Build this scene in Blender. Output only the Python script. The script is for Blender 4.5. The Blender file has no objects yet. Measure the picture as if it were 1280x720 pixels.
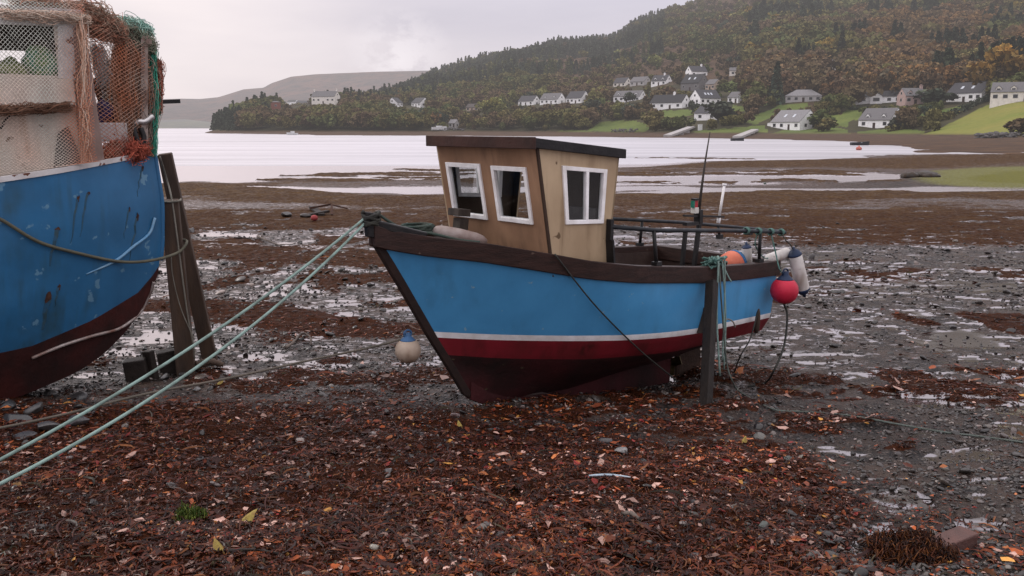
import bpy, math, random
import numpy as np
from mathutils import Vector, Matrix
R = math.radians
random.seed(7)
rng = np.random.default_rng(11)
scene = bpy.context.scene
COL = scene.collection

# ------------------------------------------------------------------ camera model
FPX, PITCH, EYE = 1100.0, math.atan(201/1100), 2.75
CP, SP = math.cos(PITCH), math.sin(PITCH)
CAM = np.array([0, 0, EYE])
def ray(u, v):
    du, dv = u-640, v-360
    return np.array([du, FPX*CP-dv*SP, -FPX*SP-dv*CP])
def at(u, v, Y):
    r = ray(u, v); return CAM + r*(Y/r[1])
def proj(P):
    P = np.asarray(P, float); x, y, z = P[..., 0], P[..., 1], P[..., 2]-EYE
    d = y*CP-z*SP
    return 640+FPX*x/d, 360-FPX*(y*SP+z*CP)/d
cam = bpy.data.cameras.new("camera"); cam_o = bpy.data.objects.new("camera", cam); COL.objects.link(cam_o)
cam_o.location = CAM; cam_o.rotation_euler = (math.pi/2-PITCH, 0, 0)
cam.sensor_width = 36; cam.lens = FPX/1280*36; cam.clip_start = .05; cam.clip_end = 20000
scene.camera = cam_o
scene.view_settings.view_transform = 'Standard'; scene.view_settings.look = 'None'
scene.view_settings.exposure = 0
scene.render.engine = 'CYCLES'
scene.cycles.use_denoising = True
scene.cycles.max_bounces = 4; scene.cycles.diffuse_bounces = 2; scene.cycles.glossy_bounces = 2; scene.cycles.transparent_max_bounces = 8

# ------------------------------------------------------------------ noise
def _h(ix, iy, s):
    n = (ix.astype(np.int64)*374761393 + iy.astype(np.int64)*668265263 + s*1442695041) & 0xffffffff
    n = ((n ^ (n >> 13))*1274126177) & 0xffffffff
    return ((n ^ (n >> 16)) & 0xffff)/65535.0
def vnoise(x, y, s=0):
    x = np.asarray(x, float); y = np.asarray(y, float)
    ix, iy = np.floor(x), np.floor(y); fx, fy = x-ix, y-iy
    fx = fx*fx*(3-2*fx); fy = fy*fy*(3-2*fy)
    a, b, c, d = _h(ix, iy, s), _h(ix+1, iy, s), _h(ix, iy+1, s), _h(ix+1, iy+1, s)
    return (a*(1-fx)+b*fx)*(1-fy)+(c*(1-fx)+d*fx)*fy
def fbm(x, y, o=4, s=0):
    r = 0; a = .5; t = 0
    for k in range(o):
        r = r+a*vnoise(x*2**k+17.3*k, y*2**k-9.1*k, s+k); t += a; a *= .5
    return r/t
def sstep(a, b, x):
    t = np.clip((x-a)/(b-a), 0, 1); return t*t*(3-2*t)

# ------------------------------------------------------------------ materials
class NT:
    def __init__(s, mat):
        s.nt = mat.node_tree; s.nt.nodes.clear()
    def n(s, t, props=None, **ins):
        nd = s.nt.nodes.new(t)
        for k, v in (props or {}).items(): setattr(nd, k, v)
        for k, v in ins.items():
            key = int(k[1:]) if k[0] == 'i' and k[1:].isdigit() else k.replace('_', ' ')
            sk = nd.inputs[key]
            if isinstance(v, bpy.types.NodeSocket): s.nt.links.new(v, sk)
            else: sk.default_value = v
        return nd
    def math(s, op, a, b=0.0, clamp=False):
        return s.n('ShaderNodeMath', {'operation': op, 'use_clamp': clamp}, i0=a, i1=b).outputs[0]
    def mix(s, f, a, b, bt='MIX'):
        nd = s.nt.nodes.new('ShaderNodeMix'); nd.data_type = 'RGBA'; nd.blend_type = bt
        for sk, v in ((nd.inputs[0], f), (nd.inputs[6], a), (nd.inputs[7], b)):
            if isinstance(v, bpy.types.NodeSocket): s.nt.links.new(v, sk)
            elif isinstance(v, (tuple, list)): sk.default_value = (*v[:3], 1)
            else: sk.default_value = v
        return nd.outputs[2]
    def ramp(s, f, stops):
        nd = s.nt.nodes.new('ShaderNodeValToRGB'); s.nt.links.new(f, nd.inputs[0])
        el = nd.color_ramp.elements
        while len(el) < len(stops): el.new(.5)
        for e, (p, c) in zip(el, stops):
            e.position = p; e.color = (*c, 1) if isinstance(c, tuple) else (c, c, c, 1)
        return nd.outputs[0]
    def noise(s, vec, scale, detail=4, rough=.55):
        return s.n('ShaderNodeTexNoise', Vector=vec, Scale=scale, Detail=detail, Roughness=rough).outputs[0]
    def scalev(s, vec, xyz):
        return s.n('ShaderNodeVectorMath', {'operation': 'MULTIPLY'}, i0=vec, i1=xyz).outputs[0]
    def out(s, sh): s.nt.links.new(sh, s.n('ShaderNodeOutputMaterial').inputs[0])
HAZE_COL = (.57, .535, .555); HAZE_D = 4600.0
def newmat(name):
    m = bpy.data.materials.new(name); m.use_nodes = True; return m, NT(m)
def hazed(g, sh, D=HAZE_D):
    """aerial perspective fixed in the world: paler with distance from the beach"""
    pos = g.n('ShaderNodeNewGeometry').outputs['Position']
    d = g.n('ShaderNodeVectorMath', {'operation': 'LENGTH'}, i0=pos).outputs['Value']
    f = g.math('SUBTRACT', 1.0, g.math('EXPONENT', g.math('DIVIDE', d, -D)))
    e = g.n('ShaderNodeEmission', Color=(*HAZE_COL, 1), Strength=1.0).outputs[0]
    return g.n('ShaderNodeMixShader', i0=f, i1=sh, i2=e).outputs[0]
_mc = {}
def surf(name, c1, c2=None, scale=6, rough=.6, bump=.15, bscale=40, metal=0, spec=.22, streak=None, stretch=(1, 1, 1),
         spots=None, haze=False, lo=.35, hi=.65, wave=None):
    """mottled two-colour surface; streak = vertical stains (colour, amount); spots = chips (colour, threshold, scale)"""
    if name in _mc: return _mc[name]
    m, g = newmat(name); c2 = c2 or tuple(x*.7 for x in c1)
    co = g.n('ShaderNodeTexCoord').outputs['Object']
    v = g.scalev(co, stretch)
    n1 = g.noise(v, scale, 5)
    col = g.mix(g.ramp(n1, [(lo, 0.), (hi, 1.)]), c1, c2)
    if streak:
        n2 = g.noise(g.scalev(co, (1, 1, .08)), streak[2] if len(streak) > 2 else 9, 4)
        n3 = g.noise(co, 2.2, 3)
        f = g.math('MULTIPLY', g.ramp(n2, [(.47, 0.), (.68, 1.)]), g.ramp(n3, [(.4, 0.), (.65, streak[1])]))
        col = g.mix(f, col, streak[0])
    if spots:
        n4 = g.noise(co, spots[2], 3, .6)
        col = g.mix(g.ramp(n4, [(spots[1], 0.), (spots[1]+.03, 1.)]), col, spots[0])
    n5 = g.noise(v, bscale, 4)
    bp = g.n('ShaderNodeBump', Strength=bump, Distance=.02, Height=n5).outputs[0]
    rg = g.math('ADD', g.math('MULTIPLY', g.noise(co, scale*2.3, 3), .3), rough-.15)
    p = g.n('ShaderNodeBsdfPrincipled', Base_Color=col, Roughness=rg, Metallic=metal, Normal=bp)
    p.inputs['Specular IOR Level'].default_value = spec
    sh = p.outputs[0]
    g.out(hazed(g, sh) if haze else sh)
    _mc[name] = m; return m
def attr_mat(name, rough=.5, spec=.4, haze=False, objcol=False, var=.25, bump=0):
    if name in _mc: return _mc[name]
    m, g = newmat(name)
    c = g.n('ShaderNodeAttribute', {'attribute_name': 'Col'}).outputs['Color']
    if objcol: c = g.mix(1.0, c, g.n('ShaderNodeObjectInfo').outputs['Color'], 'MULTIPLY')
    co = g.n('ShaderNodeTexCoord').outputs['Object']
    c = g.mix(1.0, c, g.ramp(g.noise(co, 3 if haze else 60, 2), [(.3, 1-var), (.7, 1+var)]), 'MULTIPLY')
    p = g.n('ShaderNodeBsdfPrincipled', Base_Color=c, Roughness=rough)
    p.inputs['Specular IOR Level'].default_value = spec
    if bump:
        g.nt.links.new(g.n('ShaderNodeBump', Strength=bump, Distance=.01, Height=g.noise(co, 45, 4)).outputs[0], p.inputs['Normal'])
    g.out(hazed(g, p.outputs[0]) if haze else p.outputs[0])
    _mc[name] = m; return m

# ------------------------------------------------------------------ object helpers
ORG = {}
def tag(o, label=None, cat=None, group=None, kind=None):
    if label: o['label'] = label
    if cat: o['category'] = cat
    if group: o['group'] = group
    if kind: o['kind'] = kind
    return o
def empty(name, loc, label=None, cat=None, group=None):
    o = bpy.data.objects.new(name, None); COL.objects.link(o); o.location = loc; o.empty_display_size = .2
    ORG[o.name] = np.array(loc, float); return tag(o, label, cat, group)
def link_mesh(name, me, parent=None, org=None):
    o = bpy.data.objects.new(name, me); COL.objects.link(o)
    if parent is not None:
        o.parent = parent; ORG[o.name] = ORG[parent.name]
    else:
        o.location = org if org is not None else (0, 0, 0); ORG[o.name] = np.array(o.location)
    return o
def mesh_np(name, V, F, mats, parent=None, col=None, smooth=False, mi=None, keep=False):
    """V (n,3) world points, F (m,3|4) indices or list of tuples"""
    V = np.asarray(V, float)
    if parent is not None: org = ORG[parent.name]
    elif keep: org = np.zeros(3)
    else: org = np.array([V[:, 0].mean(), V[:, 1].mean(), V[:, 2].min()])
    W = V-org
    me = bpy.data.meshes.new(name)
    if isinstance(F, np.ndarray):
        k = F.shape[1]; me.vertices.add(len(W)); me.vertices.foreach_set('co', W.ravel().astype(np.float32))
        me.loops.add(F.size); me.loops.foreach_set('vertex_index', F.ravel().astype(np.int32))
        me.polygons.add(len(F)); me.polygons.foreach_set('loop_start', np.arange(0, F.size, k, dtype=np.int32))
        me.update(calc_edges=True)
    else:
        me.from_pydata([tuple(w) for w in W], [], [tuple(f) for f in F]); me.update()
    if not isinstance(mats, (list, tuple)): mats = [mats]
    for m in mats: me.materials.append(m)
    if mi is not None: me.polygons.foreach_set('material_index', np.asarray(mi, dtype=np.int32))
    if smooth: me.polygons.foreach_set('use_smooth', np.ones(len(me.polygons), dtype=bool))
    if col is not None:
        a = me.color_attributes.new('Col', 'FLOAT_COLOR', 'POINT')
        c = np.ones((len(W), 4), np.float32); c[:, :3] = col; a.data.foreach_set('color', c.ravel())
    me.update()
    return link_mesh(name, me, parent, org)
class MB:
    def __init__(s): s.V = []; s.F = []; s.M = []
    def add(s, V, F, m=0):
        k = len(s.V); s.V += [tuple(map(float, v)) for v in V]; s.F += [tuple(i+k for i in f) for f in F]; s.M += [m]*len(F); return s
    def hexa(s, P, m=0):
        """P: 8 points, bottom 4 (ccw) then top 4"""
        return s.add(P, [(3, 2, 1, 0), (4, 5, 6, 7), (0, 1, 5, 4), (1, 2, 6, 5), (2, 3, 7, 6), (3, 0, 4, 7)], m)
    def box(s, c, sx, sy, sz, ax=None, m=0):
        """box centred on c with half-extents along axes ax (rows)"""
        A = np.eye(3) if ax is None else np.asarray(ax, float); c = np.asarray(c, float)
        P = [c+A[0]*x*sx+A[1]*y*sy+A[2]*z*sz for z in (-1, 1) for x, y in ((-1, -1), (1, -1), (1, 1), (-1, 1))]
        return s.hexa(P, m)
    def beam(s, a, b, w, h, up=(0, 0, 1), m=0, w2=None, h2=None):
        a = np.asarray(a, float); b = np.asarray(b, float); d = b-a; d /= np.linalg.norm(d)
        x = np.cross(d, up); x = x/(np.linalg.norm(x)+1e-9); y = np.cross(x, d)
        w2 = w if w2 is None else w2; h2 = h if h2 is None else h2
        P = [a-x*w-y*h, a+x*w-y*h, a+x*w+y*h, a-x*w+y*h, b-x*w2-y*h2, b+x*w2-y*h2, b+x*w2+y*h2, b-x*w2+y*h2]
        return s.hexa(P, m)
    def tube(s, pts, r, n=8, m=0, caps=True):
        P = np.asarray(pts, float); K = len(P); r = np.broadcast_to(np.asarray(r, float), (K,))
        T = np.gradient(P, axis=0); T /= np.linalg.norm(T, axis=1)[:, None]+1e-12
        ref = np.array([0, 0, 1.]) if abs(T[0][2]) < .9 else np.array([1., 0, 0])
        V = []
        for i in range(K):
            x = np.cross(T[i], ref); x /= np.linalg.norm(x)+1e-9; y = np.cross(x, T[i]); ref = y
            for j in range(n):
                t = 2*math.pi*j/n; V.append(P[i]+r[i]*(math.cos(t)*x+math.sin(t)*y))
        F = [(i*n+j, i*n+(j+1) % n, (i+1)*n+(j+1) % n, (i+1)*n+j) for i in range(K-1) for j in range(n)]
        if caps: F += [tuple(range(n))[::-1], tuple((K-1)*n+j for j in range(n))]
        return s.add(V, F, m)
    def lathe(s, base, axis, prof, n=20, m=0):
        """prof list of (dist along axis, radius)"""
        ax = np.asarray(axis, float); ax = ax/np.linalg.norm(ax); base = np.asarray(base, float)
        return s.tube_fixed([base+ax*h for h, _ in prof], ax, [r for _, r in prof], n, m)
    def tube_fixed(s, P, ax, rr, n, m):
        ref = np.array([0, 0, 1.]) if abs(ax[2]) < .9 else np.array([1., 0, 0])
        x = np.cross(ax, ref); x /= np.linalg.norm(x); y = np.cross(ax, x); V = []
        for p, r in zip(P, rr):
            for j in range(n):
                t = 2*math.pi*j/n; V.append(p+r*(math.cos(t)*x+math.sin(t)*y))
        K = len(P)
        F = [(i*n+j, i*n+(j+1) % n, (i+1)*n+(j+1) % n, (i+1)*n+j) for i in range(K-1) for j in range(n)]
        F += [tuple(range(n))[::-1], tuple((K-1)*n+j for j in range(n))]
        return s.add(V, F, m)
    def build(s, name, mats, parent=None, smooth=False, bevel=0):
        o = mesh_np(name, s.V, s.F, mats, parent, smooth=smooth, mi=s.M)
        if bevel:
            b = o.modifiers.new('bevel', 'BEVEL'); b.width = bevel; b.segments = 2; b.limit_method = 'ANGLE'; b.angle_limit = R(40)
        if smooth == 'auto':
            o.data.set_sharp_from_angle(angle=R(35))
        return o
def catenary(a, b, sag, n=24, wob=0):
    a = np.asarray(a, float); b = np.asarray(b, float); t = np.linspace(0, 1, n)[:, None]
    P = a+(b-a)*t; P[:, 2] -= sag*4*(t*(1-t))[:, 0]
    return P
def spline(pts, n=40):
    P = np.asarray(pts, float); K = len(P); out = []
    E = np.vstack([2*P[0]-P[1], P, 2*P[-1]-P[-2]])
    for t in np.linspace(0, K-1-1e-6, n):
        i = int(t); f = t-i; p0, p1, p2, p3 = E[i], E[i+1], E[i+2], E[i+3]
        out.append(.5*((2*p1)+(-p0+p2)*f+(2*p0-5*p1+4*p2-p3)*f*f+(-p0+3*p1-3*p2+p3)*f**3))
    return np.array(out)
def tubes_np(P, r, sides=3):
    """P (N,K,3) polylines -> V, F (quads)"""
    N, K, _ = P.shape
    T = np.gradient(P, axis=1); T /= np.linalg.norm(T, axis=2, keepdims=True)+1e-9
    ref = np.where(np.abs(T[..., 2:3]) < .8, np.array([0, 0, 1.]), np.array([1., 0, 0]))
    x = np.cross(T, ref); x /= np.linalg.norm(x, axis=2, keepdims=True)+1e-9; y = np.cross(x, T)
    th = np.arange(sides)*2*math.pi/sides
    r = np.broadcast_to(np.asarray(r, float), (N, K))[..., None, None]
    V = P[:, :, None]+r*(np.cos(th)[None, None, :, None]*x[:, :, None]+np.sin(th)[None, None, :, None]*y[:, :, None])
    idx = np.arange(N*K*sides).reshape(N, K, sides)
    a = idx[:, :-1]; b = idx[:, 1:]
    F = np.stack([a, np.roll(a, -1, 2), np.roll(b, -1, 2), b], -1).reshape(-1, 4)
    return V.reshape(-1, 3), F
def rope_mat(name, c, c2=None):
    if name in _mc: return _mc[name]
    m, g = newmat(name); co = g.n('ShaderNodeTexCoord').outputs['Object']
    w = g.n('ShaderNodeTexWave', {'bands_direction': 'DIAGONAL'}, Vector=co, Scale=60., Distortion=1.).outputs[1]
    col = g.mix(w, c, c2 or tuple(x*.55 for x in c)); col = g.mix(g.ramp(g.noise(co, 6, 3), [(.4, 0.), (.7, .6)]), col, (.05, .05, .035))
    p = g.n('ShaderNodeBsdfPrincipled', Base_Color=col, Roughness=.75, Normal=g.n('ShaderNodeBump', Strength=.6, Distance=.004, Height=w).outputs[0])
    g.out(p.outputs[0]); _mc[name] = m; return m
def rope(name, pts, r, mat, label, cat='rope', group=None, n=7):
    o = MB().tube(pts, r, n).build(name, mat, smooth=True); return tag(o, label, cat, group)

# ------------------------------------------------------------------ sky and light
w = bpy.data.worlds.new("World"); scene.world = w; w.use_nodes = True
g = NT(w)
SUN_EL, SUN_AZ = R(32), R(-62)       # azimuth from +Y, negative = left
sky = g.n('ShaderNodeTexSky', {'sky_type': 'NISHITA', 'sun_disc': False, 'sun_elevation': SUN_EL, 'sun_rotation': SUN_AZ}).outputs[0]
d = g.n('ShaderNodeTexCoord').outputs['Generated']
sep = g.n('ShaderNodeSeparateXYZ', Vector=d)
z = sep.outputs['Z']
cl = g.ramp(z, [(0., (7.0, 6.35, 6.8)), (.05, (6.9, 6.4, 7.0)), (.16, (7.3, 6.95, 7.9)), (.45, (11.5, 11.0, 11.8)), (1., (16.5, 15.9, 16.6))])
bd = g.n('ShaderNodeVectorMath', {'operation': 'DOT_PRODUCT'}, i0=d, i1=(-.41, .90, .14)).outputs['Value']
bl = g.math('POWER', g.math('MAXIMUM', bd, 0.0), 24.0)
cl = g.mix(bl, cl, (9.7, 8.75, 8.8))
back = g.ramp(sep.outputs['Y'], [(0., 1.15), (.5, 1.0)])
cl = g.mix(1.0, cl, back, 'MULTIPLY')
nz = g.noise(g.scalev(d, (1.6, 1.6, 7.0)), 2.4, 5, .5)
cl = g.mix(1.0, cl, g.ramp(nz, [(.3, (.90, .90, .92)), (.7, (1.05, 1.04, 1.03))]), 'MULTIPLY')
pd = g.n('ShaderNodeVectorMath', {'operation': 'DISTANCE'}, i0=d, i1=(-.122, .989, .071)).outputs['Value']
pf = g.noise(g.scalev(d, (1, 1, 1.6)), 34, 4, .6)
puff = g.math('MULTIPLY', g.ramp(pd, [(.0, 1.), (.062, 0.)]), g.ramp(pf, [(.40, 0.), (.55, .85)]))
cl = g.mix(puff, cl, (9.6, 8.9, 9.3))
tot = g.mix(.95, sky, cl)
bg = g.n('ShaderNodeBackground', Color=tot, Strength=.1)
g.nt.links.new(bg.outputs[0], g.n('ShaderNodeOutputWorld').inputs[0])
sl = bpy.data.lights.new("sun", 'SUN'); sl.energy = 1.05; sl.angle = R(11); sl.color = (1, .94, .86)
so = bpy.data.objects.new("sun", sl); COL.objects.link(so)
sd = Vector((math.sin(SUN_AZ)*math.cos(SUN_EL), math.cos(SUN_AZ)*math.cos(SUN_EL), math.sin(SUN_EL)))
so.rotation_euler = sd.to_track_quat('Z', 'Y').to_euler(); so.location = (-30, 20, 40)

# ------------------------------------------------------------------ mud flat
WATER = -.60
def zbase(Y):
    return np.interp(Y, [-5, 0, 5, 8.2, 9, 10.4, 14, 25, 45, 58, 80, 112, 122],
                     [1.7, 1.12, .52, .115, -.09, -.2, -.32, -.44, -.53, -.57, -.59, -.62, -1.6])
def band(u, v, rows):
    """soft band: rows of (u, v centre, half height)"""
    r = np.array(rows, float)
    c = np.interp(u, r[:, 0], r[:, 1]); h = np.interp(u, r[:, 0], r[:, 2])
    return np.clip(1.5-np.abs(v-c)/np.maximum(h, .01), 0, 1)*(h > .05)
def blob(u, v, cu, cv, ru, rv):
    return np.clip(1.6-np.sqrt(((u-cu)/ru)**2+((v-cv)/rv)**2), 0, 1)
def masks(X, Y):
    """weed, film (standing water, contact shade along the keel), gravel, grass, tone, height offset at world X,Y"""
    zb = zbase(Y); u, v = proj(np.stack([X, Y, zb], -1))
    lY = np.log(np.maximum(Y, .5))
    uw = u+60*(fbm(X/Y*9, lY*7, 3, 5)-.5)
    vw = v+(v-150)*.16*(fbm(X/Y*6, lY*9, 4, 3)-.5)
    nA = fbm(X*.55, Y*.28, 4, 21); nB = fbm(X*1.7, Y*1.0, 4, 31); nC = fbm(X/Y*26, lY*44, 4, 41)
    mx = np.maximum
    weed = 0*u
    weed = mx(weed, band(uw, vw, [(660, 209, 0), (700, 208, 5), (1000, 206, 6), (1200, 203, 10), (1600, 203, 14)]))
    weed = mx(weed, band(uw, vw, [(1090, 188, 0), (1160, 186, 8), (1300, 188, 13), (1700, 190, 14)]))
    weed = mx(weed, band(uw, vw, [(200, 240, 14), (330, 240, 14), (450, 252, 12), (560, 252, 12), (780, 250, 14), (1000, 246, 13), (1140, 242, 9), (1600, 246, 8)]))
    weed = mx(weed, .8*band(uw, vw, [(380, 229, 1.5), (470, 227, 4), (560, 226, 5), (760, 226, 0)]))
    weed = mx(weed, .85*band(uw, vw, [(470, 214, 0), (530, 214, 3), (640, 212, 5), (690, 212, 0)]))
    weed = mx(weed, .92*band(uw, vw, [(760, 274, 14), (1000, 280, 31), (1280, 280, 27), (1600, 280, 27)])*sstep(.34, .48, nC+.12))
    weed = mx(weed, band(uw, vw, [(190, 312, 12), (300, 316, 14), (420, 328, 10), (520, 330, 5), (640, 330, 0)]))
    weed = mx(weed, .95*band(uw, vw, [(230, 385, 12), (330, 398, 26), (480, 412, 18), (600, 420, 10), (700, 420, 0)]))
    weed = mx(weed, .9*band(uw, vw, [(940, 345, 0), (1000, 345, 18), (1400, 345, 22)])*sstep(.46, .56, nC))
    weed = mx(weed, .8*band(uw, vw, [(880, 470, 20), (1060, 480, 16), (1300, 490, 14)])*sstep(.40, .53, nB))
    weed = mx(weed, .85*band(uw, vw, [(990, 400, 0), (1040, 400, 10), (1300, 415, 16), (1600, 415, 16)])*sstep(.47, .57, nB))
    fore = sstep(490, 590, vw+40*sstep(880, 400, uw)-75*sstep(900, 1130, uw))*(1-.75*sstep(960, 1180, uw+.25*(v-600)+90*(fbm(X*1.9, Y*1.9, 3, 57)-.5)))
    weed = mx(weed, fore)
    weed = mx(weed, .75*band(uw, vw, [(560, 505, 0), (700, 515, 22), (980, 520, 26), (1080, 540, 20), (1200, 560, 0)])*sstep(.42, .56, fbm(X*2.4, Y*2.4, 4, 45)))
    weed = mx(weed, .78*sstep(.52, .62, .6*nA+.4*nB)*sstep(255, 280, v)*(1-.5*sstep(950, 1100, u)))
    film = 0*u
    film = mx(film, band(uw, vw, [(660, 222, 6), (760, 222, 9), (1000, 221, 7), (1110, 221, 4), (1180, 221, 0)]))
    film = mx(film, band(uw, vw, [(300, 232, 0), (360, 234, 3), (560, 236, 4), (640, 236, 4)])*.9)
    film = mx(film, band(uw, vw, [(-50, 205, 14), (220, 205, 15), (340, 210, 18), (560, 212, 16), (690, 206, 12), (900, 197, 7), (1080, 193, 3), (1170, 192, 0)]))
    film = mx(film, .95*band(uw, vw, [(920, 346, 0), (980, 342, 18), (1080, 346, 22), (1280, 352, 24), (1600, 355, 24)])*sstep(.33, .45, nC))
    film = mx(film, .95*band(uw, vw, [(690, 300, 0), (760, 298, 12), (900, 298, 12), (960, 300, 0)])*sstep(.4, .5, nC))
    film = mx(film, .85*sstep(.54, .60, .5*nC+.5*fbm(X*2.2, Y*3.6, 4, 47))*sstep(262, 300, v)*(v < 480))
    film = mx(film, .85*sstep(.60, .67, nB)*sstep(960, 1080, uw)*sstep(390, 420, v))
    for b in ((1095, 690, 26, 34), (1215, 430, 46, 12), (1190, 560, 40, 8), (1040, 565, 30, 7), (1215, 655, 36, 16), (1240, 610, 30, 9),
              (1110, 600, 34, 6), (970, 590, 30, 5), (1180, 500, 50, 8), (1000, 440, 30, 5)):
        film = mx(film, blob(uw, vw, *b))
    grass = blob(uw, v+.5*(vw-v), 1320, 222, 150, 13)
    grav = mx(sstep(255, 275, v), blob(uw, vw, 1180, 232, 120, 13))
    bar = 0*u
    for c0, h0, ua, ub in ((212, 1.3, 520, 720), (219, 1.5, 420, 700), (226, 2.2, 380, 660), (216.5, 1.5, 720, 1040), (226, 1.6, 760, 1150), (199, .7, 700, 900)):
        bar = mx(bar, band(uw, vw, [(ua-60, c0, 0), (ua, c0, h0), (ub, c0, h0), (ub+60, c0, 0)])*sstep(.42, .52, nC))
    bar = np.clip(bar*1.5-.2, 0, 1); film = film*(1-bar); weed = mx(weed, bar)
    film = np.clip(film*1.6-.35, 0, 1)*(1-grass); weed = np.clip(weed*1.7-.45, 0, 1)*(1-grass)
    near = sstep(250, 330, v)
    film = np.clip(film-weed*(.15+.55*near), 0, 1); weed = np.where(v < 250, weed*(1-film), weed)
    # relief
    nearw = sstep(12, 8, Y); lump = fbm(X*2.6, Y*2.6, 4, 51)-.5; lump2 = fbm(X*.7, Y*.5, 3, 61)-.5; fine = fbm(X*9, Y*9, 3, 71)-.5
    far = sstep(18, 60, Y)
    dz = .05*lump2*(1-.55*far)+(.05+.03*far)*lump*(.35+weed)+(.028+.03*weed)*fine*(1-.5*far)+weed*(.03+.03*far)+grass*.06+nearw*weed*.11*(fbm(X*1.6, Y*1.9, 4, 66)-.45)
    kd = np.array([X-(-.2578), Y-8.3745]); ka = np.clip(-.766*kd[0]-.643*kd[1], -2.8, .25); kb = np.hypot(kd[0]+.766*ka, kd[1]+.643*ka)
    film = mx(film, .9*np.exp(-(kb/.16)**2)*(ka < 0)); dz = dz-.045*np.exp(-(kb/.22)**2)+.04*np.exp(-((kb-.52)/.16)**2)  # keel's contact shadow: dark wet film and a hollow put into the mud
    dz = dz*(1-film*(kb > .4))-.012*film+bar*.05*sstep(45, 60, Y)
    return weed, film, grav, grass, u, v, zb+dz
def ground_z(X, Y): return masks(np.asarray(X, float), np.asarray(Y, float))[6]
def gz(x, y): return float(ground_z(np.array([x]), np.array([y]))[0])
def on_ground(u, v):
    """world point of the beach under an image direction"""
    r = ray(u, v); t = 0.0
    Y = 3.0
    for i in range(4000):
        P = CAM+r*(Y/r[1])
        if P[2] <= zbase(Y): break
        Y *= 1.004
    for i in range(3):
        zt = gz(P[0], P[1]); P = CAM+r*((zt-EYE)/r[2])
    return P

ns, nr = 640, 860
S = np.linspace(-1.05, 1.05, ns); YY = np.concatenate([np.geomspace(1.6, 123, nr)])
Xg = S[None, :]*YY[:, None]; Yg = np.repeat(YY[:, None], ns, 1)
we, fi, gr, gs, gu, gv, Zg = masks(Xg, Yg)
V = np.stack([Xg, Yg, Zg], -1).reshape(-1, 3)
idx = np.arange(ns*nr).reshape(nr, ns)
F = np.stack([idx[:-1, :-1], idx[:-1, 1:], idx[1:, 1:], idx[1:, :-1]], -1).reshape(-1, 4)
m, g = newmat('beach')
mk = g.n('ShaderNodeAttribute', {'attribute_name': 'Col'})
sp = g.n('ShaderNodeSeparateColor', Color=mk.outputs['Color'])
weed, film, grav = sp.outputs[0], sp.outputs[1], sp.outputs[2]
grass = g.n('ShaderNodeAttribute', {'attribute_name': 'grass'}).outputs['Fac']
co = g.n('ShaderNodeNewGeometry').outputs['Position']
sy = g.n('ShaderNodeSeparateXYZ', Vector=co).outputs['Y']
farf = g.n('ShaderNodeMapRange', Value=sy, i1=12., i2=45.).outputs[0]
nb = g.noise(co, 1.3, 5); nm = g.noise(co, 11, 5, .65); nf = g.noise(co, 70, 4, .65)
mud = g.mix(g.ramp(nb, [(.35, 0.), (.65, 1.)]), (.042, .024, .016), (.080, .050, .036))
vo = g.n('ShaderNodeTexVoronoi', Vector=co, Scale=38., Randomness=1.)
vo2 = g.n('ShaderNodeTexVoronoi', Vector=co, Scale=15., Randomness=1.)
vc = g.n('ShaderNodeSeparateColor', Color=vo.outputs['Color']).outputs[0]
peb = g.ramp(vc, [(0., (.011, .008, .007)), (.45, (.040, .028, .023)), (.8, (.078, .058, .048)), (1., (.15, .12, .105))])
peb = g.mix(1.0, peb, g.ramp(vo.outputs['Distance'], [(.25, 1.), (.7, .15)]), 'MULTIPLY')
gm = g.math('MULTIPLY', grav, g.ramp(g.noise(co, 2.2, 4), [(.4, .25), (.6, 1.)]))
base = g.mix(gm, mud, peb)
# weed: dark red-brown wrack near, orange-brown far
wn = g.mix(g.ramp(nm, [(.3, 0.), (.7, 1.)]), (.008, .0038, .003), (.060, .019, .009))
wn = g.mix(g.ramp(nf, [(.5, 0.), (.75, .8)]), wn, (.12, .045, .02))
wf = g.mix(g.ramp(nm, [(.35, 0.), (.7, 1.)]), (.024, .013, .008), (.098, .052, .022))
wf = g.mix(g.ramp(nb, [(.45, 0.), (.7, .6)]), wf, (.115, .066, .024))
wcol = g.mix(farf, wn, wf)
ns_ = g.noise(g.scalev(co, (.5, 1.2, 1.)), 3.2, 6, .68)
wmask = g.ramp(g.math('ADD', weed, g.math('ADD', g.math('MULTIPLY', g.math('SUBTRACT', nm, .5), 1.1), g.math('MULTIPLY', g.math('SUBTRACT', ns_, .56), g.math('MULTIPLY', farf, 2.6)))), [(.38, 0.), (.58, 1.)])
base = g.mix(wmask, base, wcol)
gcol = g.mix(g.ramp(nm, [(.3, 0.), (.7, 1.)]), (.055, .062, .011), (.18, .165, .025))
base = g.mix(g.ramp(g.math('ADD', grass, g.math('MULTIPLY', g.math('SUBTRACT', nm, .5), .7)), [(.4, 0.), (.55, 1.)]), base, gcol)
fm = g.ramp(g.math('ADD', film, g.math('MULTIPLY', g.math('SUBTRACT', g.noise(g.scalev(co, (1, 1.6, 1)), 6, 6, .68), .5), 1.5)), [(.48, 0.), (.54, 1.)])
gz_ = g.math('MULTIPLY', g.n('ShaderNodeMapRange', Value=sy, i1=8., i2=14.).outputs[0], g.n('ShaderNodeMapRange', Value=sy, i1=48., i2=30.).outputs[0])
fm2 = g.math('MULTIPLY', g.math('MULTIPLY', g.ramp(g.noise(g.scalev(co, (.8, 1.6, 1.)), 7., 6, .62), [(.55, 0.), (.59, 1.)]), g.math('SUBTRACT', 1.0, wmask)), gz_)
fm = g.math('MAXIMUM', fm, fm2)
base = g.mix(fm, base, g.mix(.6, base, (.022, .018, .017)))
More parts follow.
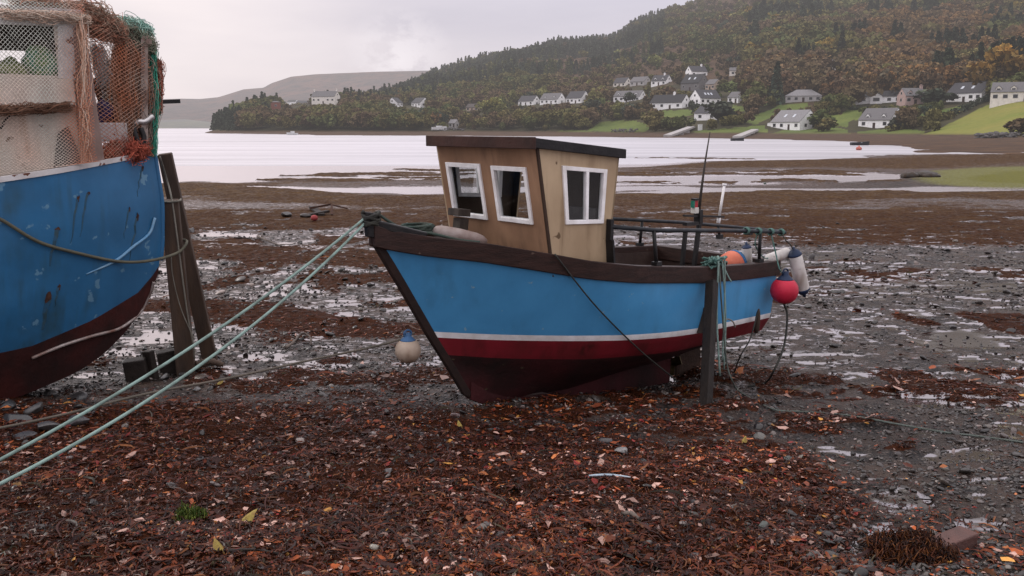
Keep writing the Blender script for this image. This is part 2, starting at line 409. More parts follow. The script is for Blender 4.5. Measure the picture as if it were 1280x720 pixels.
hgt = g.math('ADD', g.math('MULTIPLY', nf, .35), nm)
hgt = g.math('ADD', hgt, g.math('MULTIPLY', g.math('SUBTRACT', 1., vo.outputs['Distance']), g.math('MULTIPLY', gm, .5)))
inv = g.math('SUBTRACT', 1., fm)
bp = g.n('ShaderNodeBump', Strength=g.math('MULTIPLY', inv, g.math('SUBTRACT', 1.0, g.math('MULTIPLY', farf, .3))), Distance=.05, Height=hgt).outputs[0]
rgh = g.math('ADD', .22, g.math('MULTIPLY', g.ramp(g.noise(co, 6, 4), [(.35, 0.), (.65, 1.)]), .36))
rgh = g.math('ADD', rgh, g.math('MULTIPLY', wmask, .16))
rgh = g.math('ADD', g.math('MULTIPLY', rgh, inv), g.math('MULTIPLY', fm, .13))
pr = g.n('ShaderNodeBsdfPrincipled', Base_Color=base, Roughness=rgh, Normal=bp)
dry = g.math('MULTIPLY', inv, g.math('MAXIMUM', g.math('MULTIPLY', g.math('MAXIMUM', wmask, grass), .92), g.math('MULTIPLY', farf, .75)))
g.nt.links.new(g.math('ADD', g.math('MULTIPLY', g.math('SUBTRACT', 1.0, dry), .22), g.math('MULTIPLY', fm, .3)), pr.inputs['Specular IOR Level'])
glf = g.n('ShaderNodeBsdfGlossy', Color=(.90, .84, .84, 1), Roughness=g.math('ADD', .07, g.math('MULTIPLY', farf, .2))).outputs[0]
fcg = g.n('ShaderNodeLayerWeight', Blend=.5).outputs['Facing']
g.out(g.n('ShaderNodeMixShader', i0=g.math('MULTIPLY', fm, g.ramp(fcg, [(.45, .0), (.97, .86)])), i1=pr.outputs[0], i2=glf).outputs[0])
go = mesh_np('ground', V, F, m, col=np.stack([we, fi, gr], -1).reshape(-1, 3), smooth=True, keep=True)
ga = go.data.attributes.new('grass', 'FLOAT', 'POINT'); ga.data.foreach_set('value', gs.ravel().astype(np.float32))
tag(go, kind='structure')

# sea loch
m, g = newmat('loch_water'); co = g.n('ShaderNodeNewGeometry').outputs['Position']
n1 = g.noise(g.scalev(co, (.25, 1., 1.)), .9, 4); n2 = g.noise(g.scalev(co, (.03, .2, 1.)), .5, 4)
bp = g.n('ShaderNodeBump', Strength=.22, Distance=.5, Height=g.math('ADD', n1, g.math('MULTIPLY', n2, 2.))).outputs[0]
pr = g.n('ShaderNodeBsdfPrincipled', Base_Color=(.035, .035, .038, 1), Roughness=.24, Normal=bp)
wv = g.ramp(g.noise(g.scalev(co, (.012, .11, 1.)), 1., 5, .6), [(.36, .66), (.52, .88), (.68, .98)])
wv2 = g.ramp(g.noise(g.scalev(co, (.05, .9, 1.)), 1., 4, .65), [(.60, 1.), (.70, .55)])
wv = g.math('MULTIPLY', wv, wv2)
gl = g.n('ShaderNodeBsdfGlossy', Color=(.93, .90, .92, 1), Roughness=.33, Normal=bp).outputs[0]
fr = g.math('MULTIPLY', g.n('ShaderNodeLayerWeight', Blend=.5).outputs['Facing'], 1.0)
g.out(g.n('ShaderNodeMixShader', i0=g.math('MULTIPLY', g.ramp(fr, [(.55, .08), (.93, .93)]), wv), i1=pr.outputs[0], i2=gl).outputs[0])
V = [(-6000, 60, WATER), (6000, 60, WATER), (6000, 9000, WATER), (-6000, 9000, WATER)]
V = []; xs = np.linspace(-6000, 6000, 25); ys = np.geomspace(45, 9000, 25)
V = np.array([(x, y, WATER) for y in ys for x in xs]); ii = np.arange(625).reshape(25, 25)
F = np.stack([ii[:-1, :-1], ii[:-1, 1:], ii[1:, 1:], ii[1:, :-1]], -1).reshape(-1, 4)
tag(mesh_np('water', V, F, m, keep=True), kind='structure')

# ------------------------------------------------------------------ far mountain
def ridge_mesh(name, us, vs, Y0, Yr, base_v, mat, rough, nrow=40, seed=0, zb=-.8):
    uu = np.arange(us[0], us[-1]+1, 3.0); vv = np.interp(uu, us, vs)
    V = []
    for k in range(nrow):
        t = k/(nrow-1)
        Y = Y0+(Yr-Y0)*t
        zr = (159-vv)/1118*Yr+EYE
        z = zb+(zr-zb)*(t**.8)
        X = (uu-640)/1118*Y
        z = z+(fbm(X/rough, np.full_like(X, Y)/rough, 4, seed)-.5)*rough*.14*math.sin(math.pi*min(t, .96))
        V.append(np.stack([X, np.full_like(X, Y), z], -1))
    V.append(np.stack([(uu-640)/1118*(Yr+600), np.full_like(uu, Yr+600), (159-vv)/1118*Yr*.6], -1))
    V = np.array(V); n = len(uu); ii = np.arange(V.shape[0]*n).reshape(-1, n)
    F = np.stack([ii[:-1, :-1], ii[:-1, 1:], ii[1:, 1:], ii[1:, :-1]], -1).reshape(-1, 4)
    return tag(mesh_np(name, V.reshape(-1, 3), F, mat, smooth=True, keep=True), kind='structure')
def hillmat(name, c1, c2, c3, sc, D):
    m, g = newmat(name); co = g.n('ShaderNodeNewGeometry').outputs['Position']
    a = g.noise(co, sc, 6, .6); b = g.noise(co, sc*4, 5, .6)
    col = g.mix(g.ramp(a, [(.4, 0.), (.6, 1.)]), c1, c2); col = g.mix(g.ramp(b, [(.5, 0.), (.65, .8)]), col, c3)
    p = g.n('ShaderNodeBsdfPrincipled', Base_Color=col, Roughness=.95, Normal=g.n('ShaderNodeBump', Strength=.8, Distance=20., Height=b).outputs[0]); p.inputs['Specular IOR Level'].default_value = .1
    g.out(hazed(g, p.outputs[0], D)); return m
ridge_mesh('distant_mountain', [-500, -200, 60, 150, 200, 228, 252, 275, 307, 332, 342, 366, 397, 430, 467, 500, 543, 620, 760, 900],
           [150, 140, 131, 127, 125, 124, 124.5, 122.5, 113, 111, 105.5, 97.5, 94.5, 93, 91.5, 91, 90, 91, 95, 110], 3300, 4300, 159,
           hillmat('moor', (.14, .078, .06), (.085, .06, .052), (.045, .036, .032), .006, 6000), 260, seed=3)
ridge_mesh('distant_foothill', [-500, 0, 200, 232, 262, 300, 420], [155, 153, 150.5, 149, 152.5, 155, 158], 2500, 3000, 159,
           hillmat('farm_land', (.075, .085, .035), (.045, .045, .03), (.12, .11, .05), .006, 3600), 90, 14, seed=9)

# ------------------------------------------------------------------ village hillside (height table over bearing and distance)
HC = {
 252: [(400, -3), (505, -1.2), (540, -1.0), (700, -3), (1500, -3)],
 262: [(400, -2), (500, -.62), (525, .1), (560, .3), (620, -.4), (700, -3), (1500, -3)],
 285: [(380, -2), (480, -.62), (520, .3), (560, 5), (620, 8), (700, 8), (900, 3), (1500, 0)],
 340: [(360, -2), (432, -.62), (505, .3), (560, 9), (600, 14), (700, 17), (1000, 17), (1500, 5)],
 400: [(340, -2), (375, -.62), (490, .3), (560, 10), (620, 18), (660, 19), (760, 21), (1100, 24), (1500, 10)],
 470: [(330, -2), (363, -.62), (475, .3), (560, 8), (640, 17), (800, 26), (1200, 36), (1500, 30)],
 510: [(320, -2), (357, -.62), (465, .3), (560, 9), (620, 17), (660, 19), (800, 30), (1300, 58), (1500, 55)],
 543: [(320, -2), (350, -.62), (460, .3), (600, 13), (800, 34), (1300, 76), (1500, 72)],
 600: [(310, -2), (342, -.62), (452, .3), (560, 10), (700, 28), (1000, 62), (1300, 95), (1500, 88)],
 640: [(300, -2), (335, -.62), (449, .3), (520, 8), (600, 18), (640, 21), (700, 31), (1000, 75), (1300, 103), (1500, 96)],
 700: [(290, -2), (318, -.62), (430, .3), (480, 6.5), (560, 17), (620, 23), (800, 48), (1000, 80), (1300, 119), (1500, 112)],
 760: [(270, -2), (298, -.62), (400, .3), (440, 5), (500, 13), (560, 20), (640, 34), (760, 50), (1000, 84), (1350, 128), (1500, 124)],
 800: [(265, -2), (292, -.62), (375, .3), (430, 8), (480, 15), (560, 26), (640, 37.5), (760, 56), (1000, 100), (1400, 160), (1500, 158)],
 850: [(255, -2), (283, -.62), (350, .3), (400, 7), (440, 13.5), (500, 21), (560, 31), (640, 44), (800, 75), (1100, 135), (1500, 196)],
 920: [(235, -2), (260, -.62), (332, .3), (370, 5.5), (420, 12.5), (460, 18), (540, 33), (640, 50), (800, 88), (1100, 150), (1500, 258)],
 1000: [(200, -2), (230, -.62), (300, .25), (342, 1.8), (380, 9), (400, 14), (440, 20), (560, 45), (700, 75), (900, 115), (1400, 258), (1500, 280)],
 1090: [(140, -2), (168, -.62), (270, .1), (300, .5), (315, 2), (350, 9), (375, 13.5), (420, 20), (560, 48), (700, 78), (900, 120), (1400, 280), (1500, 300)],
 1150: [(100, -1.2), (118, -.61), (250, .1), (285, .6), (300, 3), (330, 9), (360, 13.2), (420, 20), (560, 49), (700, 80), (900, 122), (1400, 290), (1500, 310)],
 1200: [(100, -1.2), (114, -.61), (230, .05), (262, .5), (290, 4.5), (330, 10.8), (345, 13), (400, 20), (560, 50), (700, 82), (900, 125), (1300, 280), (1500, 320)],
 1280: [(100, -1.2), (114, -.61), (200, .05), (228, .5), (260, 4.6), (295, 10.8), (310, 12.5), (400, 26), (560, 56), (700, 88), (900, 130), (1300, 290), (1500, 330)],
 1450: [(100, -1.2), (114, -.61), (160, .05), (185, .8), (220, 5), (260, 11), (400, 30), (560, 60), (700, 92), (900, 138), (1300, 300), (1500, 340)],
 1700: [(100, -1.2), (114, -.61), (140, .05), (160, 1), (200, 6), (260, 13), (400, 34), (560, 64), (700, 96), (900, 140), (1300, 300), (1500, 340)]}
HU = np.array(sorted(HC)); YR = np.geomspace(98, 1500, 330)
HT = np.array([np.interp(YR, *zip(*HC[k])) for k in HU])
def hill_z(X, Y):
    X = np.asarray(X, float); Y = np.asarray(Y, float)
    u = np.clip(640+1118*X/Y, HU[0], HU[-1]-1e-3); i = np.clip(np.searchsorted(HU, u, 'right')-1, 0, len(HU)-2)
    f = (u-HU[i])/(HU[i+1]-HU[i]); f = f*f*(3-2*f)*.5+f*.5
    yi = np.clip(np.interp(Y, YR, np.arange(len(YR))), 0, len(YR)-1.001); j = yi.astype(int); fy = yi-j
    z = (HT[i, j]*(1-fy)+HT[i, j+1]*fy)*(1-f)+(HT[i+1, j]*(1-fy)+HT[i+1, j+1]*fy)*f
    n = (fbm(X/26, Y/26, 4, 81)-.5)*3.2*sstep(1.5, 25, z)+(fbm(X/90, Y/90, 3, 85)-.5)*14*sstep(40, 120, z)+(fbm(X/5, Y/9, 3, 88)-.5)*.35*sstep(2, .2, z)
    return z+n
def hit(u, v, Y0=102, Y1=1500):
    Ys = np.geomspace(Y0, Y1, 1500); r = ray(u, v)
    P = CAM+r[None]*(Ys/r[1])[:, None]
    below = P[:, 2] <= hill_z(P[:, 0], P[:, 1])
    k = int(np.argmax(below)) if below.any() else len(Ys)-1
    return P[k]
hu = np.arange(246, 1702, 4.0); X = (hu[None]-640)/1118*YR[:, None]; Yh = np.repeat(YR[:, None], len(hu), 1)
Zh = hill_z(X, Yh); Vh = np.stack([X, Yh, Zh], -1); pu, pv = proj(Vh)
def inpoly(u, v, poly):
    u = np.asarray(u); c = np.zeros(u.shape, bool); n = len(poly)
    for i in range(n):
        (x1, y1), (x2, y2) = poly[i], poly[(i+1) % n]
        c ^= ((y1 > v) != (y2 > v)) & (u < (x2-x1)*(v-y1)/((y2-y1) if y2 != y1 else 1e-9)+x1)
    return c
FIELD = [(1150, 169), (1175, 160), (1205, 146), (1228, 134), (1243, 128), (1330, 126), (1500, 130), (1500, 165), (1280, 168), (1250, 168)]
LAWNS = [[(1012, 150), (1048, 142), (1064, 148), (1060, 159), (1030, 157)], [(1140, 137), (1155, 131), (1168, 133), (1150, 141)], [(938, 124), (972, 118), (984, 126), (955, 133)], [(735, 163), (752, 152), (790, 150), (815, 156), (806, 165), (760, 166)], [(925, 150), (960, 138), (972, 142), (944, 156)], [(690, 168), (700, 163), (740, 163), (750, 168)], [(895, 128), (935, 134), (930, 140), (900, 136)], [(1143, 150), (1150, 143), (1170, 138), (1212, 130), (1216, 133), (1190, 147), (1168, 150)], [(962, 139), (975, 131), (1008, 129), (1014, 136), (1008, 142)],
         [(975, 164), (1012, 152), (1040, 158), (1060, 162), (1062, 168), (960, 168)], [(1070, 165), (1120, 160), (1150, 163), (1160, 168), (1070, 168)],
         [(818, 144), (830, 138), (862, 137), (872, 142), (850, 147), (826, 147)], [(776, 158), (800, 154), (812, 162), (800, 165), (778, 164)],
         [(748, 144), (756, 136), (762, 139), (758, 146)], [(862, 164), (915, 160), (955, 156), (960, 166), (870, 167)], [(900, 108), (920, 98), (928, 110), (908, 116)],
         [(1052, 142), (1066, 132), (1075, 134), (1078, 150), (1060, 150)], [(1148, 176), (1160, 170), (1300, 170), (1300, 177)]]
lawn = np.zeros(pu.shape)
for L in LAWNS: lawn = np.maximum(lawn, inpoly(pu, pv, L)*1.0)
field = inpoly(pu, pv, FIELD)*1.0*(Zh > .2)
beach = sstep(1.2, .2, Zh)*(Yh < 600)
brack = np.clip(blob(pu, pv, 820, 78, 150, 26)+blob(pu, pv, 900, -10, 60, 26)+blob(pu, pv, 1020, 140, 40, 14)*.6, 0, 1)
idx = np.arange(Vh.shape[0]*Vh.shape[1]).reshape(Vh.shape[:2])
F = np.stack([idx[:-1, :-1], idx[:-1, 1:], idx[1:, 1:], idx[1:, :-1]], -1).reshape(-1, 4)
m, g = newmat('hillside_land'); co = g.n('ShaderNodeNewGeometry').outputs['Position']
sp = g.n('ShaderNodeSeparateColor', Color=g.n('ShaderNodeAttribute', {'attribute_name': 'Col'}).outputs['Color'])
bra = g.n('ShaderNodeAttribute', {'attribute_name': 'bracken'}).outputs['Fac']
a = g.noise(co, .06, 6, .65); b = g.noise(co, .5, 5, .65)
c = g.mix(g.ramp(a, [(.35, 0.), (.65, 1.)]), (.030, .028, .012), (.060, .050, .020))
c = g.mix(g.ramp(g.math('ADD', bra, g.math('MULTIPLY', g.math('SUBTRACT', a, .5), 1.5)), [(.35, 0.), (.7, .85)]), c, (.085, .042, .022))
c = g.mix(g.ramp(b, [(.45, 0.), (.7, .7)]), c, (.035, .032, .016))
lw = g.mix(g.ramp(a, [(.35, 0.), (.65, 1.)]), (.082, .118, .025), (.13, .155, .034)); lw = g.mix(g.ramp(b, [(.35, .35), (.6, 0.)]), lw, (.05, .065, .015))
fc = g.mix(g.ramp(g.noise(g.scalev(co, (.012, .05, .05)), 1., 4), [(.35, 0.), (.65, 1.)]), (.15, .175, .030), (.22, .195, .045))
fc = g.mix(g.ramp(b, [(.4, .22), (.6, 0.)]), fc, (.08, .11, .02))
c = g.mix(g.ramp(g.math('ADD', sp.outputs[0], g.math('MULTIPLY', g.math('SUBTRACT', b, .5), .6)), [(.4, 0.), (.6, 1.)]), c, lw)
c = g.mix(sp.outputs[1], c, fc)
bc = g.mix(g.ramp(g.noise(g.scalev(co, (.3, 1, 1)), .6, 5), [(.35, 0.), (.6, 1.)]), (.100, .054, .027), (.048, .029, .019))
c = g.mix(sp.outputs[2], c, bc)
p = g.n('ShaderNodeBsdfPrincipled', Base_Color=c, Roughness=.9, Normal=g.n('ShaderNodeBump', Strength=.7, Distance=.6, Height=b).outputs[0]); p.inputs['Specular IOR Level'].default_value = .15
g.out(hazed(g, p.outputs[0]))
ho = mesh_np('hillside', Vh.reshape(-1, 3), F, m, col=np.stack([lawn, field, beach], -1).reshape(-1, 3), smooth=True, keep=True)
ba = ho.data.attributes.new('bracken', 'FLOAT', 'POINT'); ba.data.foreach_set('value', brack.ravel().astype(np.float32))
tag(ho, kind='structure')

# ------------------------------------------------------------------ houses
HARL = lambda nm, c: surf('harling_'+nm, c, tuple(x*.82 for x in c), 1.2, .9, .05, 8, haze=True, spec=.2, streak=(tuple(x*.6 for x in c), .35, 1.6))
SLATE = lambda nm, c: surf('slate_'+nm, c, tuple(x*.65 for x in c), 2.5, .6, .2, 14, haze=True, stretch=(1, 1, 3))
m, g = newmat('far_window_glass')
p = g.n('ShaderNodeBsdfPrincipled', Base_Color=(.02, .022, .025, 1), Roughness=.1); g.out(hazed(g, p.outputs[0])); GLZ = m
WFR = surf('far_window_frame', (.55, .54, .52), haze=True)
DOORM = surf('far_door', (.05, .03, .025), haze=True)
HOUSE_BOX = []
WALLC = {'w': (.90, .89, .88), 'g': (.44, .42, .41), 'b': (.45, .35, .28), 'r': (.22, .07, .05), 'c': (.78, .73, .66), 'd': (.16, .15, .15), 'p': (.42, .30, .27)}
ROOFC = {'s': (.055, .053, .060), 'l': (.24, .23, .235), 'k': (.028, .027, .030), 'b': (.075, .06, .055), 'm': (.15, .142, .145)}
def house(u, v, wpx, label, yaw=0, wall='w', roof='s', h=2.7, rise=2.6, D=7.5, hip=False, nw=3, dorm=0, sky_=0, chim=(), gablef=False, gw=1, door=True, group=None, Yo=None, lean=False):
    P = hit(u, v) if Yo is None else at(u, v, Yo)
    s = P[1]/1118; wpx *= 1.07; h *= 1.08; rise *= 1.06; ya = R(yaw)*1.08; Lw = wpx*s
    L = max((Lw-D*abs(math.sin(ya)))/math.cos(ya), 4.0)
    root = empty('house', P, label, 'house', group); O = P; ya -= math.atan2(P[0], P[1])
    A = np.array([[math.cos(ya), math.sin(ya), 0], [-math.sin(ya), math.cos(ya), 0], [0, 0, 1]])
    def T(x, y, z): return O+A[0]*x+A[1]*y+A[2]*z
    wm, rm = HARL(wall, WALLC[wall]), SLATE(roof, ROOFC[roof])
    l, dd = L/2, D
    mb = MB(); b0 = -2.2
    def quad(mb, pts, m=0): mb.add([T(*q) for q in pts], [tuple(range(len(pts)))], m)
    quad(mb, [(-l, 0, b0), (l, 0, b0), (l, 0, h), (-l, 0, h)]); quad(mb, [(l, dd, b0), (-l, dd, b0), (-l, dd, h), (l, dd, h)])
    if hip:
        quad(mb, [(l, 0, b0), (l, dd, b0), (l, dd, h), (l, 0, h)]); quad(mb, [(-l, dd, b0), (-l, 0, b0), (-l, 0, h), (-l, dd, h)])
    else:
        quad(mb, [(l, 0, b0), (l, dd, b0), (l, dd, h), (l, dd/2, h+rise), (l, 0, h)]); quad(mb, [(-l, dd, b0), (-l, 0, b0), (-l, 0, h), (-l, dd/2, h+rise), (-l, dd, h)])
    if gablef:   # cross gable on the front
        gx, gwid, gd = gablef, 2.3, 1.6
        quad(mb, [(gx-gwid, -gd, b0), (gx+gwid, -gd, b0), (gx+gwid, -gd, h), (gx, -gd, h+rise*.72), (gx-gwid, -gd, h)])
        quad(mb, [(gx+gwid, -gd, b0), (gx+gwid, .5, b0), (gx+gwid, .5, h), (gx+gwid, -gd, h)]); quad(mb, [(gx-gwid, .5, b0), (gx-gwid, -gd, b0), (gx-gwid, -gd, h), (gx-gwid, .5, h)])
    if lean:
        quad(mb, [(-l-2.6, .6, b0), (-l, .6, b0), (-l, .6, h), (-l-2.6, .6, h*.8)]); quad(mb, [(-l-2.6, dd*.7, b0), (-l-2.6, .6, b0), (-l-2.6, .6, h*.8), (-l-2.6, dd*.7, h*.8)])
    mb.build('wall', wm, root)
    rb = MB(); o_, e = .35, .3; rr = rise/(dd/2)*o_
    if hip:
        q = min(dd/2, l*.8)
        quad(rb, [(-l-o_, -o_, h-.1), (l+o_, -o_, h-.1), (l-q, dd/2, h+rise), (-l+q, dd/2, h+rise)]); quad(rb, [(l+o_, -o_, h-.1), (l+o_, dd+o_, h-.1), (l-q, dd/2, h+rise)])
        quad(rb, [(l+o_, dd+o_, h-.1), (-l-o_, dd+o_, h-.1), (-l+q, dd/2, h+rise), (l-q, dd/2, h+rise)]); quad(rb, [(-l-o_, dd+o_, h-.1), (-l-o_, -o_, h-.1), (-l+q, dd/2, h+rise)])
    else:
        for (ya_, yb_) in ((-o_, dd/2), (dd+o_, dd/2)):
            x0, x1 = -l-e*.4, l+e*.4
            z0, z1 = h-rr, h+rise
            P8 = [T(x0, ya_, z0+.03), T(x1, ya_, z0+.03), T(x1, yb_, z1+.03), T(x0, yb_, z1+.03), T(x0, ya_, z0+.2), T(x1, ya_, z0+.2), T(x1, yb_, z1+.2), T(x0, yb_, z1+.2)]
            rb.hexa(P8)
    if gablef:
        for sgn in (-1, 1):
            P8 = [(gx+sgn*(gwid+.25), -gd-.25, h-.2), (gx, -gd-.25, h+rise*.72+.02), (gx, dd*.4, h+rise*.72+.02), (gx+sgn*(gwid+.25), dd*.15, h-.2)]
            rb.hexa([T(*q) for q in P8]+[T(q[0], q[1], q[2]+.16) for q in P8])
    if lean: rb.hexa([T(-l-2.8, .4, h*.8), T(-l-.02, .4, h), T(-l-.02, dd*.7, h), T(-l-2.8, dd*.7, h*.8), T(-l-2.8, .4, h*.8+.15), T(-l-.02, .4, h+.15), T(-l-.02, dd*.7, h+.15), T(-l-2.8, dd*.7, h*.8+.15)])
    ro = rb.build('roof', rm, root)
    def win(x, y, z, ww, hh, side='f', parent=root):
        f = MB()
        if side == 'f': c, ax = (x, y-.03, z), (A[0], A[2], A[1])
        else: c, ax = (x+(.03 if x > 0 else -.03), y, z), (A[1], A[2], A[0])
        f.box(T(*c), ww/2+.09, hh/2+.09, .03, ax, 0)
        out = -A[1] if side == 'f' else A[0]*(1 if x > 0 else -1)
        f.box(T(*c)+out*.035, ww/2, hh/2, .02, ax, 1)
        f.build('window', [WFR, GLZ], parent)
    slots = [(-l+(k+.5)*L/(nw+(1 if door else 0))) for k in range(nw+(1 if door else 0))]
    di = len(slots)//2 if door else -1
    for k, x in enumerate(slots):
        if k == di and not gablef:
            mb = MB(); mb.box(T(x, -.04, .95), .5, 1.05, .04, (A[0], A[2], A[1])); mb.build('door', DOORM, root); continue
        if gablef and abs(x-gablef) < 2.6: continue
        win(x, 0, h*.54, 1.35, 1.15)
    if gablef: win(gablef, -1.6, h*.52, 2.4, 1.3)
    if not hip:
        sd_ = 1 if yaw <= 0 else -1
        for k in range(gw): win(sd_*l, dd*(.3+.4*k) if gw > 1 else dd*.5, h*.54, 1.1, 1.1, 's')
        if rise > 2.4: win(sd_*l, dd*.5, h+rise*.32, .9, .9, 's')
    for k in range(dorm):
        x = -l+(k+.5)*L/dorm; y0 = dd*.08; zt = h+rise*.72; mb = MB(); ww = .85
        quad(mb, [(x-ww, y0, h-.1), (x+ww, y0, h-.1), (x+ww, y0, h+1.15), (x, y0, h+1.95), (x-ww, y0, h+1.15)])
        for sgn in (-1, 1): quad(mb, [(x+sgn*ww, y0, h-.1), (x+sgn*ww, dd*.45, h-.1), (x+sgn*ww, dd*.45, h+1.15), (x+sgn*ww, y0, h+1.15)])
        for sgn in (-1, 1):
            q = [(x+sgn*(ww+.15), y0-.15, h+1.05), (x, y0-.15, h+2.0), (x, dd*.5, h+2.0), (x+sgn*(ww+.15), dd*.5, h+1.05)]
            mb.hexa([T(*k_) for k_ in q]+[T(k_[0], k_[1], k_[2]+.14) for k_ in q], 1)
        do = mb.build('dormer', [wm, rm], root); win(x, y0, h+.62, 1.0, .95, 'f', do)
    for k in range(sky_):
        x = -l+L*(.35+.3*k/max(1, sky_-1)); t0, t1 = .38, .62
        q = [(x-.5, -o_+(dd/2+o_)*t0, h-rr+(rise+rr)*t0+.2), (x+.5, -o_+(dd/2+o_)*t0, h-rr+(rise+rr)*t0+.2), (x+.5, -o_+(dd/2+o_)*t1, h-rr+(rise+rr)*t1+.2), (x-.5, -o_+(dd/2+o_)*t1, h-rr+(rise+rr)*t1+.2)]
        mb = MB(); mb.hexa([T(*k_) for k_ in q]+[T(k_[0], k_[1]-.04, k_[2]+.07) for k_ in q]); mb.build('skylight', surf('roof_light', (.60, .63, .68), haze=True, rough=.2), ro)
    for x in chim:
        mb = MB(); mb.box(T(x*l, dd/2, h+rise+.2), .5, .4, .9, A); mb.box(T(x*l, dd/2, h+rise+1.14), .58, .48, .07, A); 
        for q in (-.22, .22): mb.tube([T(x*l+q, dd/2, h+rise+1.2), T(x*l+q, dd/2, h+rise+1.6)], .12, 6)
        mb.build('chimney', wm, ro)
    top = (h+rise)/s
    HOUSE_BOX.append((u-wpx/2, u+wpx/2, v-top, v, P[1]))
    return root
GV = 'houses of the village on the hillside'
house(1004, 127.5, 40, 'low grey bungalow with a pale hipped roof above the lawn', 0, 'g', 'l', 2.6, 2.6, 9, hip=True, nw=4, group=GV)
house(1095, 129, 55, 'long white bungalow with dark roof and one front gable', 0, 'w', 'k', 2.6, 2.0, 8, hip=False, nw=5, gablef=.01, group=GV)
house(1144, 131, 31, 'pinkish beige villa with a grey roof and end chimney, between two white houses', 25, 'p', 'm', 3.3, 2.6, 7, nw=2, dorm=2, chim=(.9,), group=GV)
house(1204, 127.5, 52, 'large white house with dark slate roof and two bright skylights above the green field', -32, 'w', 's', 3.2, 3.5, 9, nw=4, sky_=2, gw=2, group=GV)
house(1275, 127, 64, 'cream house with a row of dormers at the right edge of the village', -4, 'c', 'm', 3.1, 2.9, 8, nw=5, dorm=4, group=GV)
house(1092, 160.5, 50, 'white shore house with two dormers and a dark doorway', -34, 'w', 'm', 2.9, 3.6, 8, nw=2, dorm=2, gw=1, group=GV, chim=())
house(981, 162, 54, 'white house on the shore with a broad right gable, skylights and a lean-to', -42, 'w', 'l', 2.8, 4.0, 10, nw=3, sky_=2, gw=2, lean=True, group=GV)
house(882, 150.5, 40, 'plain white shed-like house with one long grey roof', -30, 'w', 's', 2.9, 2.6, 9, nw=2, gw=1, door=False, group=GV)
house(888, 131, 36, 'white house with its tall gable on the left and a long dark roof with skylights', 38, 'w', 's', 3.0, 3.6, 8, nw=3, sky_=3, gw=2, group=GV)
house(916, 128.5, 21, 'small white cottage beside the dark red tree', -35, 'w', 'm', 2.5, 2.3, 6, nw=1, group=GV)
house(832, 136.5, 47, 'long white house with dark roof and dark garage doors above a lawn', -30, 'w', 'k', 3.0, 3.4, 8, nw=3, chim=(.25,), gw=1, group=GV)
house(783, 127.5, 38, 'white house with three dormers behind a round dark tree', -25, 'w', 'm', 3.0, 2.8, 8, nw=4, dorm=3, group=GV)
house(774, 108.5, 21, 'white cottage with steep gable, leftmost of the upper row', -35, 'c', 's', 2.6, 3.0, 7, nw=2, group=GV)
house(796, 107, 25, 'pale grey house with wide gable, middle of the upper row', -35, 'g', 'm', 2.5, 2.8, 8, nw=2, group=GV)
house(823, 107, 24, 'white house with small dormers, rightmost of the upper row', -30, 'w', 's', 2.8, 3.2, 7, nw=2, dorm=2, chim=(.4,), group=GV)
house(862, 113.5, 32, 'grey stone-fronted house with a steep dark roof and skylights', -35, 'd', 'k', 4.2, 4.4, 9, nw=2, sky_=2, group=GV)
house(887, 112.5, 19, 'small beige house against the grey stone-fronted one', -35, 'b', 'm', 3.0, 2.4, 7, nw=2, group=GV)
house(874, 97, 25, 'highest white house of the village with a stone wing', 30, 'w', 's', 3.6, 3.0, 7, nw=2, chim=(.6,), group=GV)
house(916, 95, 8, 'tiny pale cottage among the trees right of the highest house', 0, 'c', 'm', 3, 1.6, 5, nw=1, door=False, group=GV)
house(657, 132, 26, 'white gabled house half sunk in trees, leftmost of the middle three', -40, 'w', 's', 2.8, 3.0, 7, nw=2, group=GV)
house(686, 130.5, 30, 'white house with twin dormers, middle of the three among trees', -35, 'w', 'm', 3.0, 3.4, 8, nw=3, dorm=2, group=GV)
house(717, 129.5, 28, 'white house with wide gable, rightmost of the three among trees', -35, 'w', 's', 3.2, 3.8, 9, nw=3, gw=2, group=GV)
house(590, 139, 20, 'low tan cottage almost hidden by bushes', -30, 'b', 'b', 2.4, 2.0, 6, nw=2, group=GV)
house(565, 159.5, 12, 'little white boathouse on the rocky shore near the moored yacht', -30, 'g', 'l', 2.3, 1.6, 4, nw=1, group=GV)
house(500, 133.5, 18, 'white gabled house, left half of the pair on the headland', 55, 'w', 's', 2.7, 3.1, 8, nw=2, gw=2, group=GV)
house(520, 133.5, 21, 'white gabled house, right half of the pair on the headland', -50, 'w', 's', 2.7, 3.1, 8, nw=2, gw=2, group=GV)
house(404, 130, 33, 'tall off-white manor with two chimneys on the headland', -28, 'c', 'm', 5.0, 3.4, 8, nw=4, dorm=0, chim=(-.95, .95), group=GV)
house(364, 130, 13, 'white gabled cottage next to the brick-red house', -45, 'w', 'k', 3.0, 3.2, 7, nw=1, group=GV)
house(379, 130, 17, 'low dark grey outbuilding left of the tall manor', 10, 'd', 's', 3, 2.2, 7, nw=2, group=GV)
house(345, 137, 11, 'small brick-red house on the headland, nearest its tip', 0, 'r', 'm', 5.0, .6, 5, hip=True, nw=1, door=False, group=GV)
house(1042, 88, 13, 'lone pale house high in the autumn woods', -30, 'c', 'm', 4.5, 2, 7, nw=2, group=GV)

